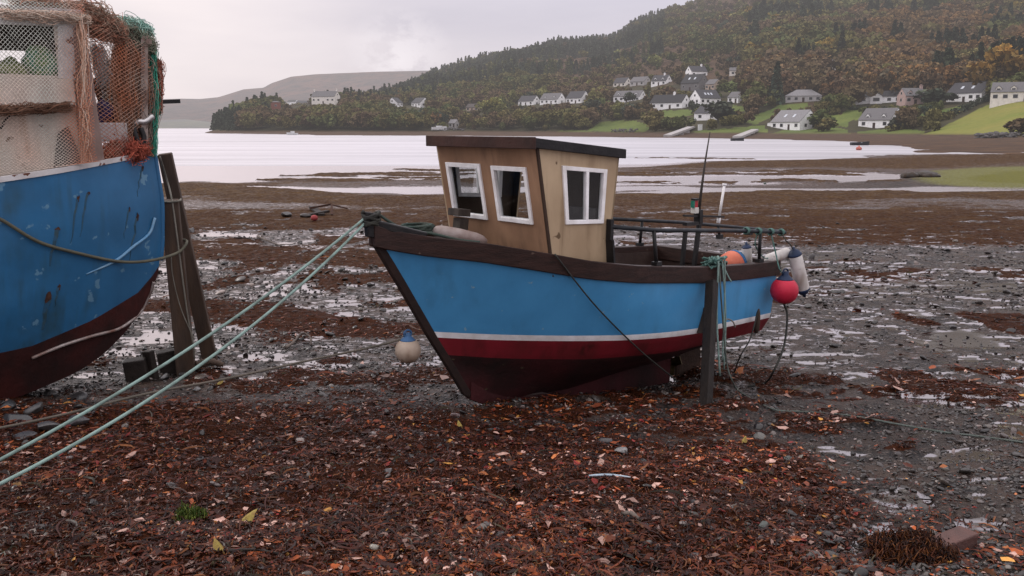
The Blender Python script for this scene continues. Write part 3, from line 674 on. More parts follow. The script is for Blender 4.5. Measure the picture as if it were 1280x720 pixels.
# ------------------------------------------------------------------ trees
CROWN = attr_mat('foliage', .8, .1, haze=True, objcol=True, var=.3)
BARK = surf('bark', (.035, .027, .02), (.02, .016, .012), 8, .9, haze=True)
def clumps(cent, size, nr_, flat=.0, rg_=None):
    """leaf clump quads at centres"""
    n = len(cent); a = nr_.normal(size=(n, 3)); a /= np.linalg.norm(a, axis=1)[:, None]
    a[:, 2] = a[:, 2]*(1-flat)+flat*.9; a /= np.linalg.norm(a, axis=1)[:, None]
    t = nr_.normal(size=(n, 3)); x = np.cross(a, t); x /= np.linalg.norm(x, axis=1)[:, None]; y = np.cross(a, x)
    s = (size*(.6+.8*nr_.random(n)))[:, None]
    V = np.stack([cent-x*s-y*s*.7, cent+x*s*.8-y*s*.9, cent+x*s+y*s*.6, cent-x*s*.7+y*s], 1)
    return V.reshape(-1, 3), np.arange(4*n).reshape(n, 4)
def broad_pts(n, nr_, H=1., W=.42, lob=7, base=.12):
    """crown points in unit height"""
    lc = np.stack([nr_.normal(0, W*.42, lob), nr_.normal(0, W*.42, lob), base+(1-base)*(.30+.48*nr_.random(lob))], 1)
    lc[0] = (0, 0, .80)
    lr = W*(.42+.28*nr_.random(lob)); lr[0] = W*.42
    k = nr_.integers(0, lob, n); dirs = nr_.normal(size=(n, 3)); dirs /= np.linalg.norm(dirs, axis=1)[:, None]
    P = lc[k]+dirs*(lr[k]*(.55+.5*nr_.random(n)))[:, None]*np.array([1, 1, .8])
    P[:, 2] = np.clip(P[:, 2], base*.6, 1.02)
    shade = .40+.75*np.clip((P[:, 2]-.15)/.8, 0, 1)*.8+.25*dirs[:, 2]+.12*nr_.normal(size=n)+.22*(nr_.random(lob)[k]-.5)  # crown shading put into the vertex colour: dark low, light on top
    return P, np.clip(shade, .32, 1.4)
def conif_pts(n, nr_, W=.17):
    t = nr_.random(n)**1.3; lay = np.floor(t*11)/11+.03*nr_.random(n); t = .6*t+.4*lay
    r = W*(1-t)*(.75+.45*nr_.random(n))+.008; a = nr_.random(n)*2*math.pi
    P = np.stack([r*np.cos(a), r*np.sin(a), .08+.92*t-.12*r], 1)
    return P, np.clip(.55+.5*r/W+.15*nr_.normal(size=n), .3, 1.3)  # inner shade painted in: darker near the trunk, lighter at branch tips
def crown_mesh(kind, seed, n):
    nr_ = np.random.default_rng(seed)
    if kind == 'conifer': P, sh = conif_pts(n, nr_); V, F = clumps(P, np.full(n, .032), nr_, .4)
    elif kind == 'bush': P, sh = broad_pts(n, nr_, W=.62, lob=6, base=.02); V, F = clumps(P, np.full(n, .085), nr_)
    else: P, sh = broad_pts(n, nr_, W=.40+.06*nr_.random(), lob=8); V, F = clumps(P, np.full(n, .046), nr_)
    me = bpy.data.meshes.new('crown'); me.from_pydata(V.tolist(), [], F.tolist()); me.materials.append(CROWN)
    a = me.color_attributes.new('Col', 'FLOAT_COLOR', 'POINT'); c = np.ones((len(V), 4), np.float32)
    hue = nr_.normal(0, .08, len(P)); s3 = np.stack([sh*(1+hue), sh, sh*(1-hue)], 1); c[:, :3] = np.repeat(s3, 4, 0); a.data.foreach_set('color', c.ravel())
    return me
def trunk_mesh(seed):
    nr_ = np.random.default_rng(seed); mb = MB(); mb.tube([(0, 0, -.1), (.005, 0, .2), (-.005, .01, .45), (0, 0, .75)], [.022, .018, .013, .004], 7)
    for k in range(5):
        a = nr_.random()*6.28; z0 = .25+.08*k; mb.tube([(0, 0, z0), (.12*math.cos(a), .12*math.sin(a), z0+.14), (.2*math.cos(a), .2*math.sin(a), z0+.26)], [.010, .007, .003], 5)
    me = bpy.data.meshes.new('trunk'); me.from_pydata(mb.V, [], mb.F); me.materials.append(BARK); return me
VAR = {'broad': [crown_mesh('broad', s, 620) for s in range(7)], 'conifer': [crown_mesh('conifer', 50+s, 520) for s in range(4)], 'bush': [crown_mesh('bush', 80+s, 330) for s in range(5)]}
TRK = [trunk_mesh(s) for s in range(3)]
PAL = {'green': (.092, .102, .036), 'olive': (.132, .115, .042), 'pale': (.17, .165, .055), 'orange': (.160, .096, .040), 'brown': (.122, .085, .046), 'dark': (.054, .066, .043), 'red': (.085, .020, .026), 'gold': (.20, .135, .03)}
WORDS = {'green': 'green', 'olive': 'olive green', 'pale': 'pale yellow-green', 'orange': 'orange autumn', 'brown': 'brown autumn', 'dark': 'dark', 'red': 'dark red', 'gold': 'golden autumn'}
def zone(u, v):
    if u < 545: return 'on the wooded headland' 
    if v > 133: return 'between the shore and the houses, '+('left of centre' if u < 760 else 'in the middle' if u < 960 else 'on the right')
    return 'on the slope among and above the houses, '+('left of centre' if u < 760 else 'in the middle' if u < 960 else 'on the right')
def place_tree(P, H, kind, pal, nr_, label=None, wid=1.0):
    c = np.array(PAL[pal])*(1+.35*(nr_.random()-.5)); c = c*(1+.14*(nr_.random(3)-.5))
    rz = nr_.random()*6.28; w_ = wid*(.9+.25*nr_.random())
    u, v = proj(P); z_ = zone(u, v)
    word = {'broad': 'broadleaf tree', 'conifer': 'conifer', 'bush': 'bush'}[kind]
    lab = label or '%s %s %s' % (WORDS[pal], word, z_)
    grp = None if label else lab.replace('tree ', 'trees ').replace('conifer ', 'conifers ').replace('bush ', 'bushes ')
    if kind == 'bush':
        o = link_mesh('bush', VAR['bush'][nr_.integers(5)], None, P); o.rotation_euler.z = rz; o.scale = (H*w_, H*w_, H); o.color = (*c, 1)
        return tag(o, lab, 'bush', grp)
    nm = 'conifer_tree' if kind == 'conifer' else 'broadleaf_tree'
    r_ = empty(nm, P, lab, 'tree', grp); r_.rotation_euler.z = rz; r_.scale = (H*w_, H*w_, H)
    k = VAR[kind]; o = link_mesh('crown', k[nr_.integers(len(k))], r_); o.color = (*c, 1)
    link_mesh('trunk', TRK[nr_.integers(3)], r_)
    return r_
# named single trees and bushes the photo shows
nr_ = np.random.default_rng(5)
for (u, v, H, kind, pal, lab, wd) in [
    (1050, 128, 6, 'bush', 'red', 'dark red bush between the grey bungalow and the long white bungalow', 1.3),
    (938, 130, 7, 'broad', 'red', 'round dark red tree beside the small white cottage', 1.2),
    (787, 130.5, 7, 'broad', 'dark', 'round dark tree in front of the white house with three dormers', 1.3),
    (1119, 163, 4.2, 'bush', 'dark', 'dark rounded bush at the corner of the white shore house', 1.0),
    (1247, 123, 20, 'broad', 'gold', 'tall round golden-green tree behind the large white house on the right', .9),
    (1024, 160, 6.5, 'bush', 'green', 'big green bush between the two white shore houses', 1.3),
    (1032, 164, 4.5, 'bush', 'olive', 'rounded olive bush on the shore lawn', 1.4),
    (1161, 146, 4, 'bush', 'dark', 'small dark round bush standing alone on the sloping lawn', 1.0),
    (1170, 131, 6, 'bush', 'dark', 'dark bush between the beige villa and the large white house', 1.6),
    (905, 152, 8, 'bush', 'dark', 'spreading dark evergreen bush beside the plain white shed-like house', 1.5),
    (742, 146, 9, 'broad', 'dark', 'dark purple-green tree at the left edge of the small lawn', 1.0),
    (616, 152, 14, 'broad', 'pale', 'tall pale yellow-green tree near the tan cottage', 1.0),
    (1112, 80, 14, 'broad', 'gold', 'golden tree standing out in the autumn woods', 1.0),
    (1276, 168, 4, 'bush', 'brown', 'brown bush at the right edge of the green field', 1.8)]:
    place_tree(hit(u, v), H, kind, pal, nr_, lab, wd)

def blocked(u, v, Y, hpx, wpx):
    for (a, b, t, bt, Yh_) in HOUSE_BOX:
        if a-wpx*.5 < u < b+wpx*.5:
            if Y < Yh_ and v > t+1 and v-hpx < bt-1.0-1.5*((u*7) % 1): return True
            if Yh_-2 < Y < Yh_+12 and v < bt+2 and v > t: return True
    return False
_gu, _gv = np.meshgrid(np.arange(240, 1520), np.arange(60, 200)); _LM = inpoly(_gu, _gv, FIELD)
for q_ in LAWNS: _LM |= inpoly(_gu, _gv, q_)
def lawnlike(u, v):
    i, j = int(v)-60, int(u)-240
    return 0 <= i < 140 and 0 <= j < 1280 and bool(_LM[i, j])
cand = []
nr_ = np.random.default_rng(42)
N = 26000
uu = nr_.uniform(258, 1420, N); yy = 1/np.sqrt(nr_.uniform(1/1480.**2, 1/225.**2, N))
yy = np.where(nr_.random(N) < .55, np.exp(nr_.uniform(math.log(230), math.log(1480), N)), nr_.uniform(300, 1480, N))
XX = (uu-640)/1118*yy; ZZ = hill_z(XX, yy); PU, PV = proj(np.stack([XX, yy, ZZ], -1))
pt = fbm(XX/70, yy/70, 3, 91); pt2 = fbm(XX/30, yy/30, 3, 95); pt3 = fbm(XX/38, yy/60, 4, 99); bk = np.clip(blob(PU, PV, 800, 84, 130, 22)+blob(PU, PV, 905, -10, 60, 26), 0, 1)
grid = {}
order = np.argsort(yy)
for i in order:
    u, v, Y, Z = PU[i], PV[i], yy[i], ZZ[i]
    if Z < .9 or v < -25 or u < 266: continue
    r = nr_.random()
    if lawnlike(u, v): continue
    r = np.clip(.40*r+.60*sstep(.28, .72, pt3[i]), 0, .999)
    up = Y > 760 and u < 830 and Z > 30
    if up and pt[i] > .40: kind, H, pal = 'conifer', nr_.uniform(8, 13), ('dark' if r < .75 else 'green')
    elif bk[i] > .3 and nr_.random() < .85:
        if nr_.random() < .72: continue
        kind, H, pal = 'bush', nr_.uniform(2, 4), ('brown' if r < .8 else 'olive')
    elif v < 133 and u > 930 and Y > 330:
        if pt2[i] > .69: kind, H, pal = 'conifer', nr_.uniform(12, 18), 'dark'
        else: kind, H, pal = 'broad', nr_.uniform(8, 14), ('orange' if r < .15*(1+(u > 1080)) else 'brown' if r < .50 else 'olive' if r < .76 else 'green' if r < .94 else 'gold')
    elif u < 545:
        kind, H, pal = 'broad', nr_.uniform(6, 10), ('brown' if r < .30 else 'olive' if r < .6 else 'green' if r < .84 else 'dark' if r < .95 else 'orange')
        if u < 300 or r > .97: kind, pal = 'conifer', 'dark'
        if Y > 600 and nr_.random() < .12: kind, pal, H = 'conifer', 'dark', nr_.uniform(9, 13)
    else:
        kind, H, pal = ('bush', nr_.uniform(2.2, 4.6), None) if nr_.random() < (.62 if v > 138 else .4) else ('broad', nr_.uniform(5, 9), None)
        if v < 120 and kind == 'bush': kind, H = 'broad', nr_.uniform(6, 11)
        pal = 'green' if r < .30 else 'olive' if r < .58 else 'brown' if r < .82 else 'pale' if r < .88 else 'dark' if r < .96 else 'orange'
    H *= .8+.45*pt2[i]
    cell = H*(.50 if kind != 'conifer' else .36)
    key = (int(XX[i]//cell), int(Y//(cell*1.25)), int(cell*2))
    if key in grid: continue
    s = 1118/Y
    if blocked(u, v, Y, H*s, H*s*.8): continue
    if (lawnlike(u, v-H*s*.45) or lawnlike(u, v-H*s*.85)) and nr_.random() < .88: continue
    if kind == 'bush' and v > 150 and nr_.random() < .25: continue
    grid[key] = 1
    cand.append((XX[i], Y, Z-.15*H*.3, H, kind, pal, u, v))
vis = [c for c in cand if -40 < c[6] < 1320 and c[7]-c[3]*1118/c[1] > -40]
vis.sort(key=lambda c: -(c[3]*1118/c[1]))
near = vis[:270]; ids = set(id(c) for c in near)
rest = [c for c in cand if id(c) not in ids]
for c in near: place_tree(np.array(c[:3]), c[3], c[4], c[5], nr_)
# the mass of woodland beyond: one object
Vs, Fs, Cs, off = [], [], [], 0
pool = {}
for kd in ('broad', 'conifer', 'bush'):
    pool[kd] = {}
    for lod, n in ((0, 300), (1, 150), (2, 80)):
        pool[kd][lod] = []
        for s in range(6):
            q = np.random.default_rng(300+s)
            if kd == 'conifer': P_, sh = conif_pts(n, q); sz = .040*(300/n)**.4
            elif kd == 'bush': P_, sh = broad_pts(n, q, W=.62, lob=6, base=.02); sz = .09*(300/n)**.4
            else: P_, sh = broad_pts(n, q, lob=8); sz = .064*(300/n)**.4
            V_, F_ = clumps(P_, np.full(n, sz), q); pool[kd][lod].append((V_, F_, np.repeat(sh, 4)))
for (x, y, z_, H, kd, pal, u, v) in rest:
    lod = 0 if y < 480 else 1 if y < 800 else 2
    V_, F_, sh = pool[kd][lod][nr_.integers(6)]; a = nr_.random()*6.28; ca, sa = math.cos(a), math.sin(a); wd = .9+.3*nr_.random()
    W = np.stack([(V_[:, 0]*ca-V_[:, 1]*sa)*H*wd+x, (V_[:, 0]*sa+V_[:, 1]*ca)*H*wd+y, V_[:, 2]*H+z_], 1)
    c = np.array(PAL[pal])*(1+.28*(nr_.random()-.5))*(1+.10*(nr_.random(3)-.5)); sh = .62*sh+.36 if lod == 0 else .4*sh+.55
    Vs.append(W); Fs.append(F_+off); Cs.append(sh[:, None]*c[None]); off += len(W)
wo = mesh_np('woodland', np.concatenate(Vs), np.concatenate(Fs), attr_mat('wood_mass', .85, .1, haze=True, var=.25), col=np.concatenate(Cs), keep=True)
tag(wo, 'mass of autumn woodland covering the hill above the village', 'woodland', kind='stuff')
print('trees', len(near), 'mass', len(rest), 'faces', sum(len(f) for f in Fs))

# hedges
def hedge(pts, hgt, wd, pal, label):
    P = np.array([hit(*q) for q in pts]); n = 900; q = np.random.default_rng(len(label)); t = q.random(n)*(len(P)-1); i = t.astype(int); f = (t-i)[:, None]
    C = P[i]*(1-f)+P[np.minimum(i+1, len(P)-1)]*f+np.stack([q.normal(0, wd*.4, n), q.normal(0, wd*.4, n), q.random(n)*hgt*(.6+.6*fbm(t*3, t*0, 3, 7))], 1)
    V_, F_ = clumps(C, np.full(n, .34), q); c = np.array(PAL[pal])*1.0
    o = mesh_np('hedge', V_, F_, attr_mat('wood_mass'), col=np.repeat(np.clip(.5+.6*q.random(n), 0, 2), 4)[:, None]*c[None]); return tag(o, label, 'hedge')
hedge([(1160, 152), (1185, 147), (1205, 139), (1226, 129), (1244, 124.5)], 2.2, 1.4, 'dark', 'dark green hedge climbing the left side of the green field')
hedge([(1062, 137), (1090, 138), (1120, 137.5), (1140, 138)], 1.3, 1.2, 'dark', 'clipped dark hedge below the long white bungalow')
hedge([(1118, 138), (1140, 141), (1160, 137), (1172, 134)], 2.2, 1.5, 'green', 'loose green hedge below the beige villa')
hedge([(1110, 165), (1150, 158), (1168, 152), (1190, 148)], 2.6, 2.5, 'olive', 'rough scrubby hedge along the lower left edge of the field')

# shore pieces
STONE = surf('shore_stone', (.13, .12, .115), (.06, .055, .055), .9, .8, haze=True, bump=.5, bscale=3)
def rock_V(q, r, sub=None):
    ph = (1+5**.5)/2
    V_ = np.array([(-1, ph, 0), (1, ph, 0), (-1, -ph, 0), (1, -ph, 0), (0, -1, ph), (0, 1, ph), (0, -1, -ph), (0, 1, -ph), (ph, 0, -1), (ph, 0, 1), (-ph, 0, -1), (-ph, 0, 1)])/1.9
    return V_*(1+.45*(q.random((12, 1))-.5))*np.array(r)
ICO = np.array([(0, 11, 5), (0, 5, 1), (0, 1, 7), (0, 7, 10), (0, 10, 11), (1, 5, 9), (5, 11, 4), (11, 10, 2), (10, 7, 6), (7, 1, 8), (3, 9, 4), (3, 4, 2), (3, 2, 6), (3, 6, 8), (3, 8, 9), (4, 9, 5), (2, 4, 11), (6, 2, 10), (8, 6, 7), (9, 8, 1)])
def rock_bank(name, pts, n, r, label):
    q = np.random.default_rng(n); Vs, Fs = [], []
    P = np.array([hit(*p) for p in pts])
    for k in range(n):
        t = q.random()*(len(P)-1); i = int(t); f = t-i; c = P[i]*(1-f)+P[min(i+1, len(P)-1)]*f+np.array([q.normal(0, .8), q.normal(0, 2.5), 0])
        c[2] = float(hill_z(c[0], c[1]))+q.random()*1.0
        Vs.append(rock_V(q, r*(.6+.8*q.random())*np.array([1.2, 1, .7]))+c); Fs.append(ICO+12*k)
    tag(mesh_np(name, np.concatenate(Vs), np.concatenate(Fs), STONE), label, 'rock bank', kind='stuff')
rock_bank('rock_armour', [(1228, 173), (1240, 172), (1252, 171.5), (1262, 171)], 200, .45, 'bank of grey boulders below the right end of the green field')
rock_bank('rocky_foreshore', [(548, 163), (562, 162), (578, 163)], 70, .6, 'rocky foreshore under the little boathouse')
rock_bank('shore_boulders', [(766, 165), (780, 164.5), (796, 165)], 80, .4, 'row of pale shore boulders below the small lawn left of the slipway')
CONC = surf('concrete_far', (.42, .40, .39), (.30, .28, .27), .5, .8, haze=True)
def slip(a, b, label):
    A_, B_ = hit(*a), hit(*b); A_ = A_+np.array([0, 0, .3]); B_ = B_+np.array([0, 0, .6]); mb = MB(); mb.beam(A_, B_, 1.3, .35); 
    for t in (.25, .5, .75):
        p = A_+(B_-A_)*t; mb.box(p-np.array([0, 0, .9]), 1.1, .3, .7)
    tag(mb.build('slipway', CONC), label, 'slipway')
slip((834, 171), (865, 160.5), 'pale concrete slipway running down to the water below the garden')
slip((921, 173), (944, 164.5), 'second pale slipway, right of the aerial of the small boat')
def far_pt(u, v): 
    r = ray(u, v); t = (WATER-EYE)/r[2]; return CAM+r*t
WHT = surf('far_white_paint', (.7, .7, .7), haze=True); DRK = surf('far_dark_paint', (.03, .03, .035), haze=True); PNK = surf('far_pink', (.55, .16, .12), haze=True)
def small_hull(root, P, L, B, H, ang, mats, name='hull'):
    ca, sa = math.cos(ang), math.sin(ang); mb = MB()
    rings = []
    for t in np.linspace(0, 1, 9):
        w_ = B*(1-t**2.6)**.8*(.85+.15*t) if t < 1 else .02; sh = H*(1+.35*t*t)
        rings.append([((t-.5)*L*ca-y*sa, (t-.5)*L*sa+y*ca, z_) for y, z_ in ((-w_, sh), (-w_*.85, .15*H), (0, -.15*H), (w_*.85, .15*H), (w_, sh), (w_*.8, sh*.97), (-w_*.8, sh*.97))])
    V_ = [P+np.array(p) for rg_ in rings for p in rg_]; F_ = [(i*7+j, i*7+(j+1) % 7, (i+1)*7+(j+1) % 7, (i+1)*7+j) for i in range(8) for j in range(7)]+[tuple(range(7))]
    mb.add(V_, F_); return mb.build(name, mats, root)
P = far_pt(549, 171); P = at(549, 163.5, P[1]); P = hit(549, 163.5); r_ = empty('yacht', P, 'grey yacht with bare mast laid up on the far shore', 'yacht')
h_ = small_hull(r_, P+np.array([0, 0, .4]), 8, 1.3, 1.5, .3, WHT); MB().box(P+np.array([0, 0, 2.2]), 1.6, .7, .4).build('cabin', WHT, r_); MB().tube([P+np.array([0, 0, 1.8]), P+np.array([0, 0, 12])], .09, 6).build('mast', DRK, r_); MB().tube([P+np.array([0, 0, 3.2]), P+np.array([-2.6, 0, 3.2])], .07, 6).build('boom', DRK, r_)
P = far_pt(365, 168.6); r_ = empty('motor_boat', P, 'small white motor boat moored off the headland', 'boat'); small_hull(r_, P, 5.5, .9, .8, 2.8, WHT); MB().box(P+np.array([.3, 0, 1.2]), .8, .6, .45).build('cabin', WHT, r_)
P = far_pt(922, 176); r_ = empty('dinghy', P, 'dark dinghy afloat near the foot of the second slipway', 'boat'); small_hull(r_, P, 3.4, .7, .6, .2, DRK)
MB().beam(P+np.array([-.2, -.5, .55]), P+np.array([-.2, .5, .55]), .12, .03).build('thwart', WHT, r_)
P = far_pt(1075, 181.5); r_ = empty('skiff', P, 'open skiff aground at the end of the water on the right', 'boat'); small_hull(r_, P, 3.6, .6, .55, .1, DRK); MB().beam(P+np.array([.1, -.5, .5]), P+np.array([.1, .5, .5]), .12, .03).build('thwart', WHT, r_)
MB().beam(P+np.array([-1.75, 0, .2]), P+np.array([-1.75, 0, 1.3]), .16, .22).build('outboard_motor', PNK, r_)
P = far_pt(1073.5, 187.5); mb = MB(); mb.lathe(P+np.array([0, 0, -.1]), (0, 0, 1), [(0, .1), (.1, .36), (.3, .45), (.5, .36), (.62, .1), (.75, .08)], 12); tag(mb.build('mooring_buoy', PNK, smooth=True), 'pink mooring buoy in front of the open skiff', 'buoy')
P = hit(875, 163); mb = MB(); mb.box(P+np.array([0, 0, 1.1]), .8, .5, 1.2); mb.box(P+np.array([0, 0, 2.35]), .9, .6, .08); tag(mb.build('shore_hut', WHT), 'little white hut on the shore lawn between the slipways', 'hut')
# a fallen trunk line in the shallows and channel markers
for (u, v, lab) in [(1163, 222, 'dark rock with wrack at the end of the long pool')]:
    P = on_ground(u, v); q = np.random.default_rng(3); Vs = [rock_V(q, np.array([.5, .4, .22])*(.7+q.random()))+P+np.array([q.normal(0, .5), q.normal(0, .3), .1]) for k in range(5)]
    tag(mesh_np('rock', np.concatenate(Vs), np.concatenate([ICO+12*k for k in range(5)]), surf('weedy_rock', (.05, .045, .04), (.04, .025, .015), 4, .5)), lab, 'rock')

# ------------------------------------------------------------------ the small blue boat
TH = R(50)
FW = np.array([-math.sin(TH), -math.cos(TH), 0]); PT = np.array([math.cos(TH), -math.sin(TH), 0]); ZU = np.array([0, 0, 1.])
O0 = np.array([-.2578, 8.3745, 0])
def L(a, b, z): return O0+FW*a+PT*b+ZU*z
AX = np.array([FW, PT, ZU])
TR = R(6.2); AXT = np.array([FW*math.cos(TR)+ZU*math.sin(TR), PT, ZU*math.cos(TR)-FW*math.sin(TR)])
def pl_b(u, v, b):
    r = ray(u, v); t = np.dot(O0+PT*b-CAM, PT)/np.dot(r, PT); q = CAM+r*t-O0; return q@FW, q[2]
def pl3(u, v, A, B, C):
    n = np.cross(B-A, C-A); r = ray(u, v); t = np.dot(A-CAM, n)/np.dot(r, n); return CAM+r*t
BLUE = surf('blue_hull_paint', (.074, .300, .560), (.064, .265, .505), 3.0, .36, .10, 9, spec=.4, streak=((.05, .17, .30), .5, 6), spots=((.24, .38, .47), .70, 13))
WHITE = surf('white_boat_paint', (.88, .86, .86), (.70, .67, .65), 7, .5, .1, streak=((.40, .34, .30), .35, 9))
REDP = surf('red_bottom_paint', (.21, .016, .025), (.14, .016, .020), 2.5, .5, .15, 15, streak=((.03, .012, .01), .7, 8))
BOTM = surf('fouled_bottom', (.066, .012, .014), (.014, .008, .007), 1.1, .75, .4, 22, spots=((.07, .05, .03), .68, 11))
DWOOD = surf('dark_stained_wood', (.040, .020, .016), (.022, .012, .010), 5, .45, .3, 30, stretch=(1, 1, 6), spots=((.10, .07, .055), .69, 9))
BLKW = surf('black_rail_paint', (.010, .010, .011), (.020, .018, .018), 9, .4, .2, 60)
SHEER = [(1.28, 1.93), (1.16, 1.874), (.835, 1.8), (.39, 1.73), (-.11, 1.622), (-.55, 1.521), (-1.1, 1.433), (-2.1, 1.32), (-2.94, 1.263), (-3.6, 1.235)]
def tab(T, a):
    T = sorted(T); return np.interp(a, [t[0] for t in T], [t[1] for t in T])
ZS = [(.9, .915), (.51, .875), (.11, .836), (-.55, .779), (-1.18, .727), (-2.07, .672), (-3.55, .633)]
ZR = [(.7, .67), (.04, .575), (-.82, .485), (-1.9, .43), (-3.7, .40)]
Z6 = [(.55, .58), (0, .40), (-.8, .28), (-1.9, .25), (-3.52, .34)]
Z7 = [(.42, .45), (.1, .14), (-.3, .02), (-1.1, .0), (-2.0, .06), (-2.8, .18), (-3.52, .31)]
STEM = [(2.02, 1.285), (1.89, 1.24), (1.73, 1.192), (1.37, .97), (.83, .646), (.48, .42), (.16, .222), (.05, -.02)]
zg = lambda a: tab(SHEER, a)
ROWS = [(lambda a: zg(a), .98, 2.1), (lambda a: zg(a)-.155, .975, 2.05), (lambda a: .55*(zg(a)-.155)+.45*tab(ZS, a), .955, 1.95), (lambda a: tab(ZS, a), .925, 1.8), (lambda a: tab(ZS, a)-.058, .915, 1.78),
        (lambda a: tab(ZR, a), .80, 1.7), (lambda a: tab(Z6, a), .54, 1.6), (lambda a: tab(Z7, a), .06, 1.2)]
AT = -3.53
def bshape(B, e, a, a0):
    t = np.clip((a0-a)/2.55, 0, 1); aft = 1-.07*np.clip((-1.6-a)/1.9, 0, 1)**2
    return B*(1-(1-t)**e)*aft
A0 = []
for zf, B, e in ROWS:
    a = 1.0
    for _ in range(60): a = .5*a+.5*tab(STEM, zf(a))
    A0.append(a)
def hullp(k, t, s):
    zf, B, e = ROWS[k]; a = A0[k]+(AT-A0[k])*t
    return a, s*max(bshape(B, e, a, A0[k]), .025), zf(a)
boat = empty('fishing_boat', L(-1.1, 0, -.12), 'small blue boat with brown plywood wheelhouse and red bottom, propped upright on the mud', 'boat')
NT_ = 46; ts = np.linspace(0, 1, NT_)**1.15
mb = MB(); sub = 3
rowt = []           # refine rows
for k in range(len(ROWS)-1):
    for q in range(sub if k not in (3,) else 1): rowt.append((k, q/(sub if k != 3 else 1)))
rowt.append((len(ROWS)-2, 1.0))
for s in (1, -1):
    V = []; 
    for (k, f) in rowt:
        for t in ts:
            p = np.array(hullp(k, t, s)); q = np.array(hullp(k+1, t, s)); V.append(L(*(p+(q-p)*f)))
    n = NT_; F, M_ = [], []
    for i in range(len(rowt)-1):
        k = rowt[i][0]; mi = 0 if k == 0 else 1 if k < 3 else 2 if k == 3 else 3 if k == 4 else 4
        for j in range(n-1):
            f = (i*n+j, i*n+j+1, (i+1)*n+j+1, (i+1)*n+j); F.append(f if s < 0 else f[::-1]); M_.append(mi)
    base = len(mb.V); mb.V += [tuple(v) for v in V]; mb.F += [tuple(x+base for x in f) for f in F]; mb.M += M_
nrw = len(rowt); half = nrw*NT_
for i in range(nrw-1):   # transom
    k = rowt[i][0]; mi = 0 if k == 0 else 1 if k < 3 else 2 if k == 3 else 3 if k == 4 else 4
    a_, b_ = i*NT_+NT_-1, (i+1)*NT_+NT_-1; mb.F.append((a_, half+a_, half+b_, b_)); mb.M.append(mi)
mb.build('hull', [DWOOD, BLUE, WHITE, REDP, BOTM], boat, smooth='auto')
# keel, stem, rudder
KZ = [(.25, .17), (.2, .14), (-.03, .03), (-1.1, -.14), (-2.75, -.24)]
mb = MB(); aa = np.linspace(.22, -2.75, 16)
V = []
for a in aa:
    zb_, zt_ = tab(KZ, a), tab(Z7, a)+.08
    V += [L(a, -.045, zb_), L(a, .045, zb_), L(a, .055, zt_), L(a, -.055, zt_)]
F = [(i*4+j, i*4+(j+1) % 4, i*4+4+(j+1) % 4, i*4+4+j) for i in range(15) for j in range(4)]+[(3, 2, 1, 0), (60, 61, 62, 63)]
mb.add(V, F); mb.build('keel', BOTM, boat)
mb = MB(); st = [(tab([(z_, a) for z_, a in STEM], z_), z_) for z_ in np.linspace(1.98, .04, 24)]
V = []
for a, z_ in st:
    V += [L(a+.035, -.03, z_), L(a+.035, .03, z_), L(a-.06, .045, z_-.02), L(a-.06, -.045, z_-.02)]
mb.add(V, [(i*4+j, i*4+(j+1) % 4, i*4+4+(j+1) % 4, i*4+4+j) for i in range(23) for j in range(4)]+[(3, 2, 1, 0), (92, 93, 94, 95)])
mb.build('stem', surf('stem_wood', (.018, .012, .011), (.035, .02, .016), 6, .6), boat, bevel=.008)
mb = MB(); mb.hexa([L(-3.36, -.03, -.24), L(-2.93, -.03, -.25), L(-2.93, .03, -.25), L(-3.36, .03, -.24), L(-3.30, -.03, .32), L(-2.95, -.03, .30), L(-2.95, .03, .30), L(-3.30, .03, .32)])
mb.tube([L(-2.92, 0, -.2), L(-2.92, 0, .32)], .03, 8)
mb.build('rudder', surf('rusty_rudder', (.055, .028, .018), (.03, .017, .012), 7, .7, .4), boat)
# propeller in the aperture
mb = MB(); c = L(-2.83, 0, -.02); mb.tube([L(-2.6, 0, 0), L(-2.88, 0, -.03)], .025, 8)
for k in range(3):
    t = k*2.094+.4; e1 = PT*math.cos(t)+ZU*math.sin(t); mb.beam(c, c+e1*.15, .05, .008, FW)
mb.build('propeller', surf('bronze', (.10, .065, .03), (.05, .04, .02), 9, .4, metal=.8), boat)
# gunwale band with cap rail, both sides and across the transom
def edge(tt, s, off, dz=0):
    a, b, z_ = hullp(0, tt, s); a2, b2, z2 = hullp(1, tt, s)
    return a, b, z_, b2, z2
gw = []
mb = MB()
for s in (1, -1):
    V = []
    for t in np.linspace(0, 1, 40):
        a, b, z_, b2, z2 = edge(t, s, 0); inn = max(abs(b)-.075, .0)
        V += [L(a+.0, s*(abs(b)+.03), z_+.012), L(a+.0, s*(abs(b2)+.028), z2), L(a, s*max(abs(b2)-.02, 0), z2-.004), L(a, s*inn, z_-.06), L(a, s*inn, z_+.012)]
    F = [(i*5+j, i*5+(j+1) % 5, i*5+5+(j+1) % 5, i*5+5+j) for i in range(39) for j in range(5)]+[(4, 3, 2, 1, 0), (195, 196, 197, 198, 199)]
    if s > 0: F = [f[::-1] for f in F]
    mb.add(V, F)
aT = AT-.03; b_ = bshape(.98, 2.1, AT, A0[0])
mb.hexa([L(aT, -b_-.03, zg(AT)-.155), L(aT+.10, -b_-.03, zg(AT)-.155), L(aT+.10, b_+.03, zg(AT)-.155), L(aT, b_+.03, zg(AT)-.155), L(aT, -b_-.03, zg(AT)+.016), L(aT+.10, -b_-.03, zg(AT)+.016), L(aT+.10, b_+.03, zg(AT)+.016), L(aT, b_+.03, zg(AT)+.016)])
mb.build('gunwale', DWOOD, boat, bevel=.008)
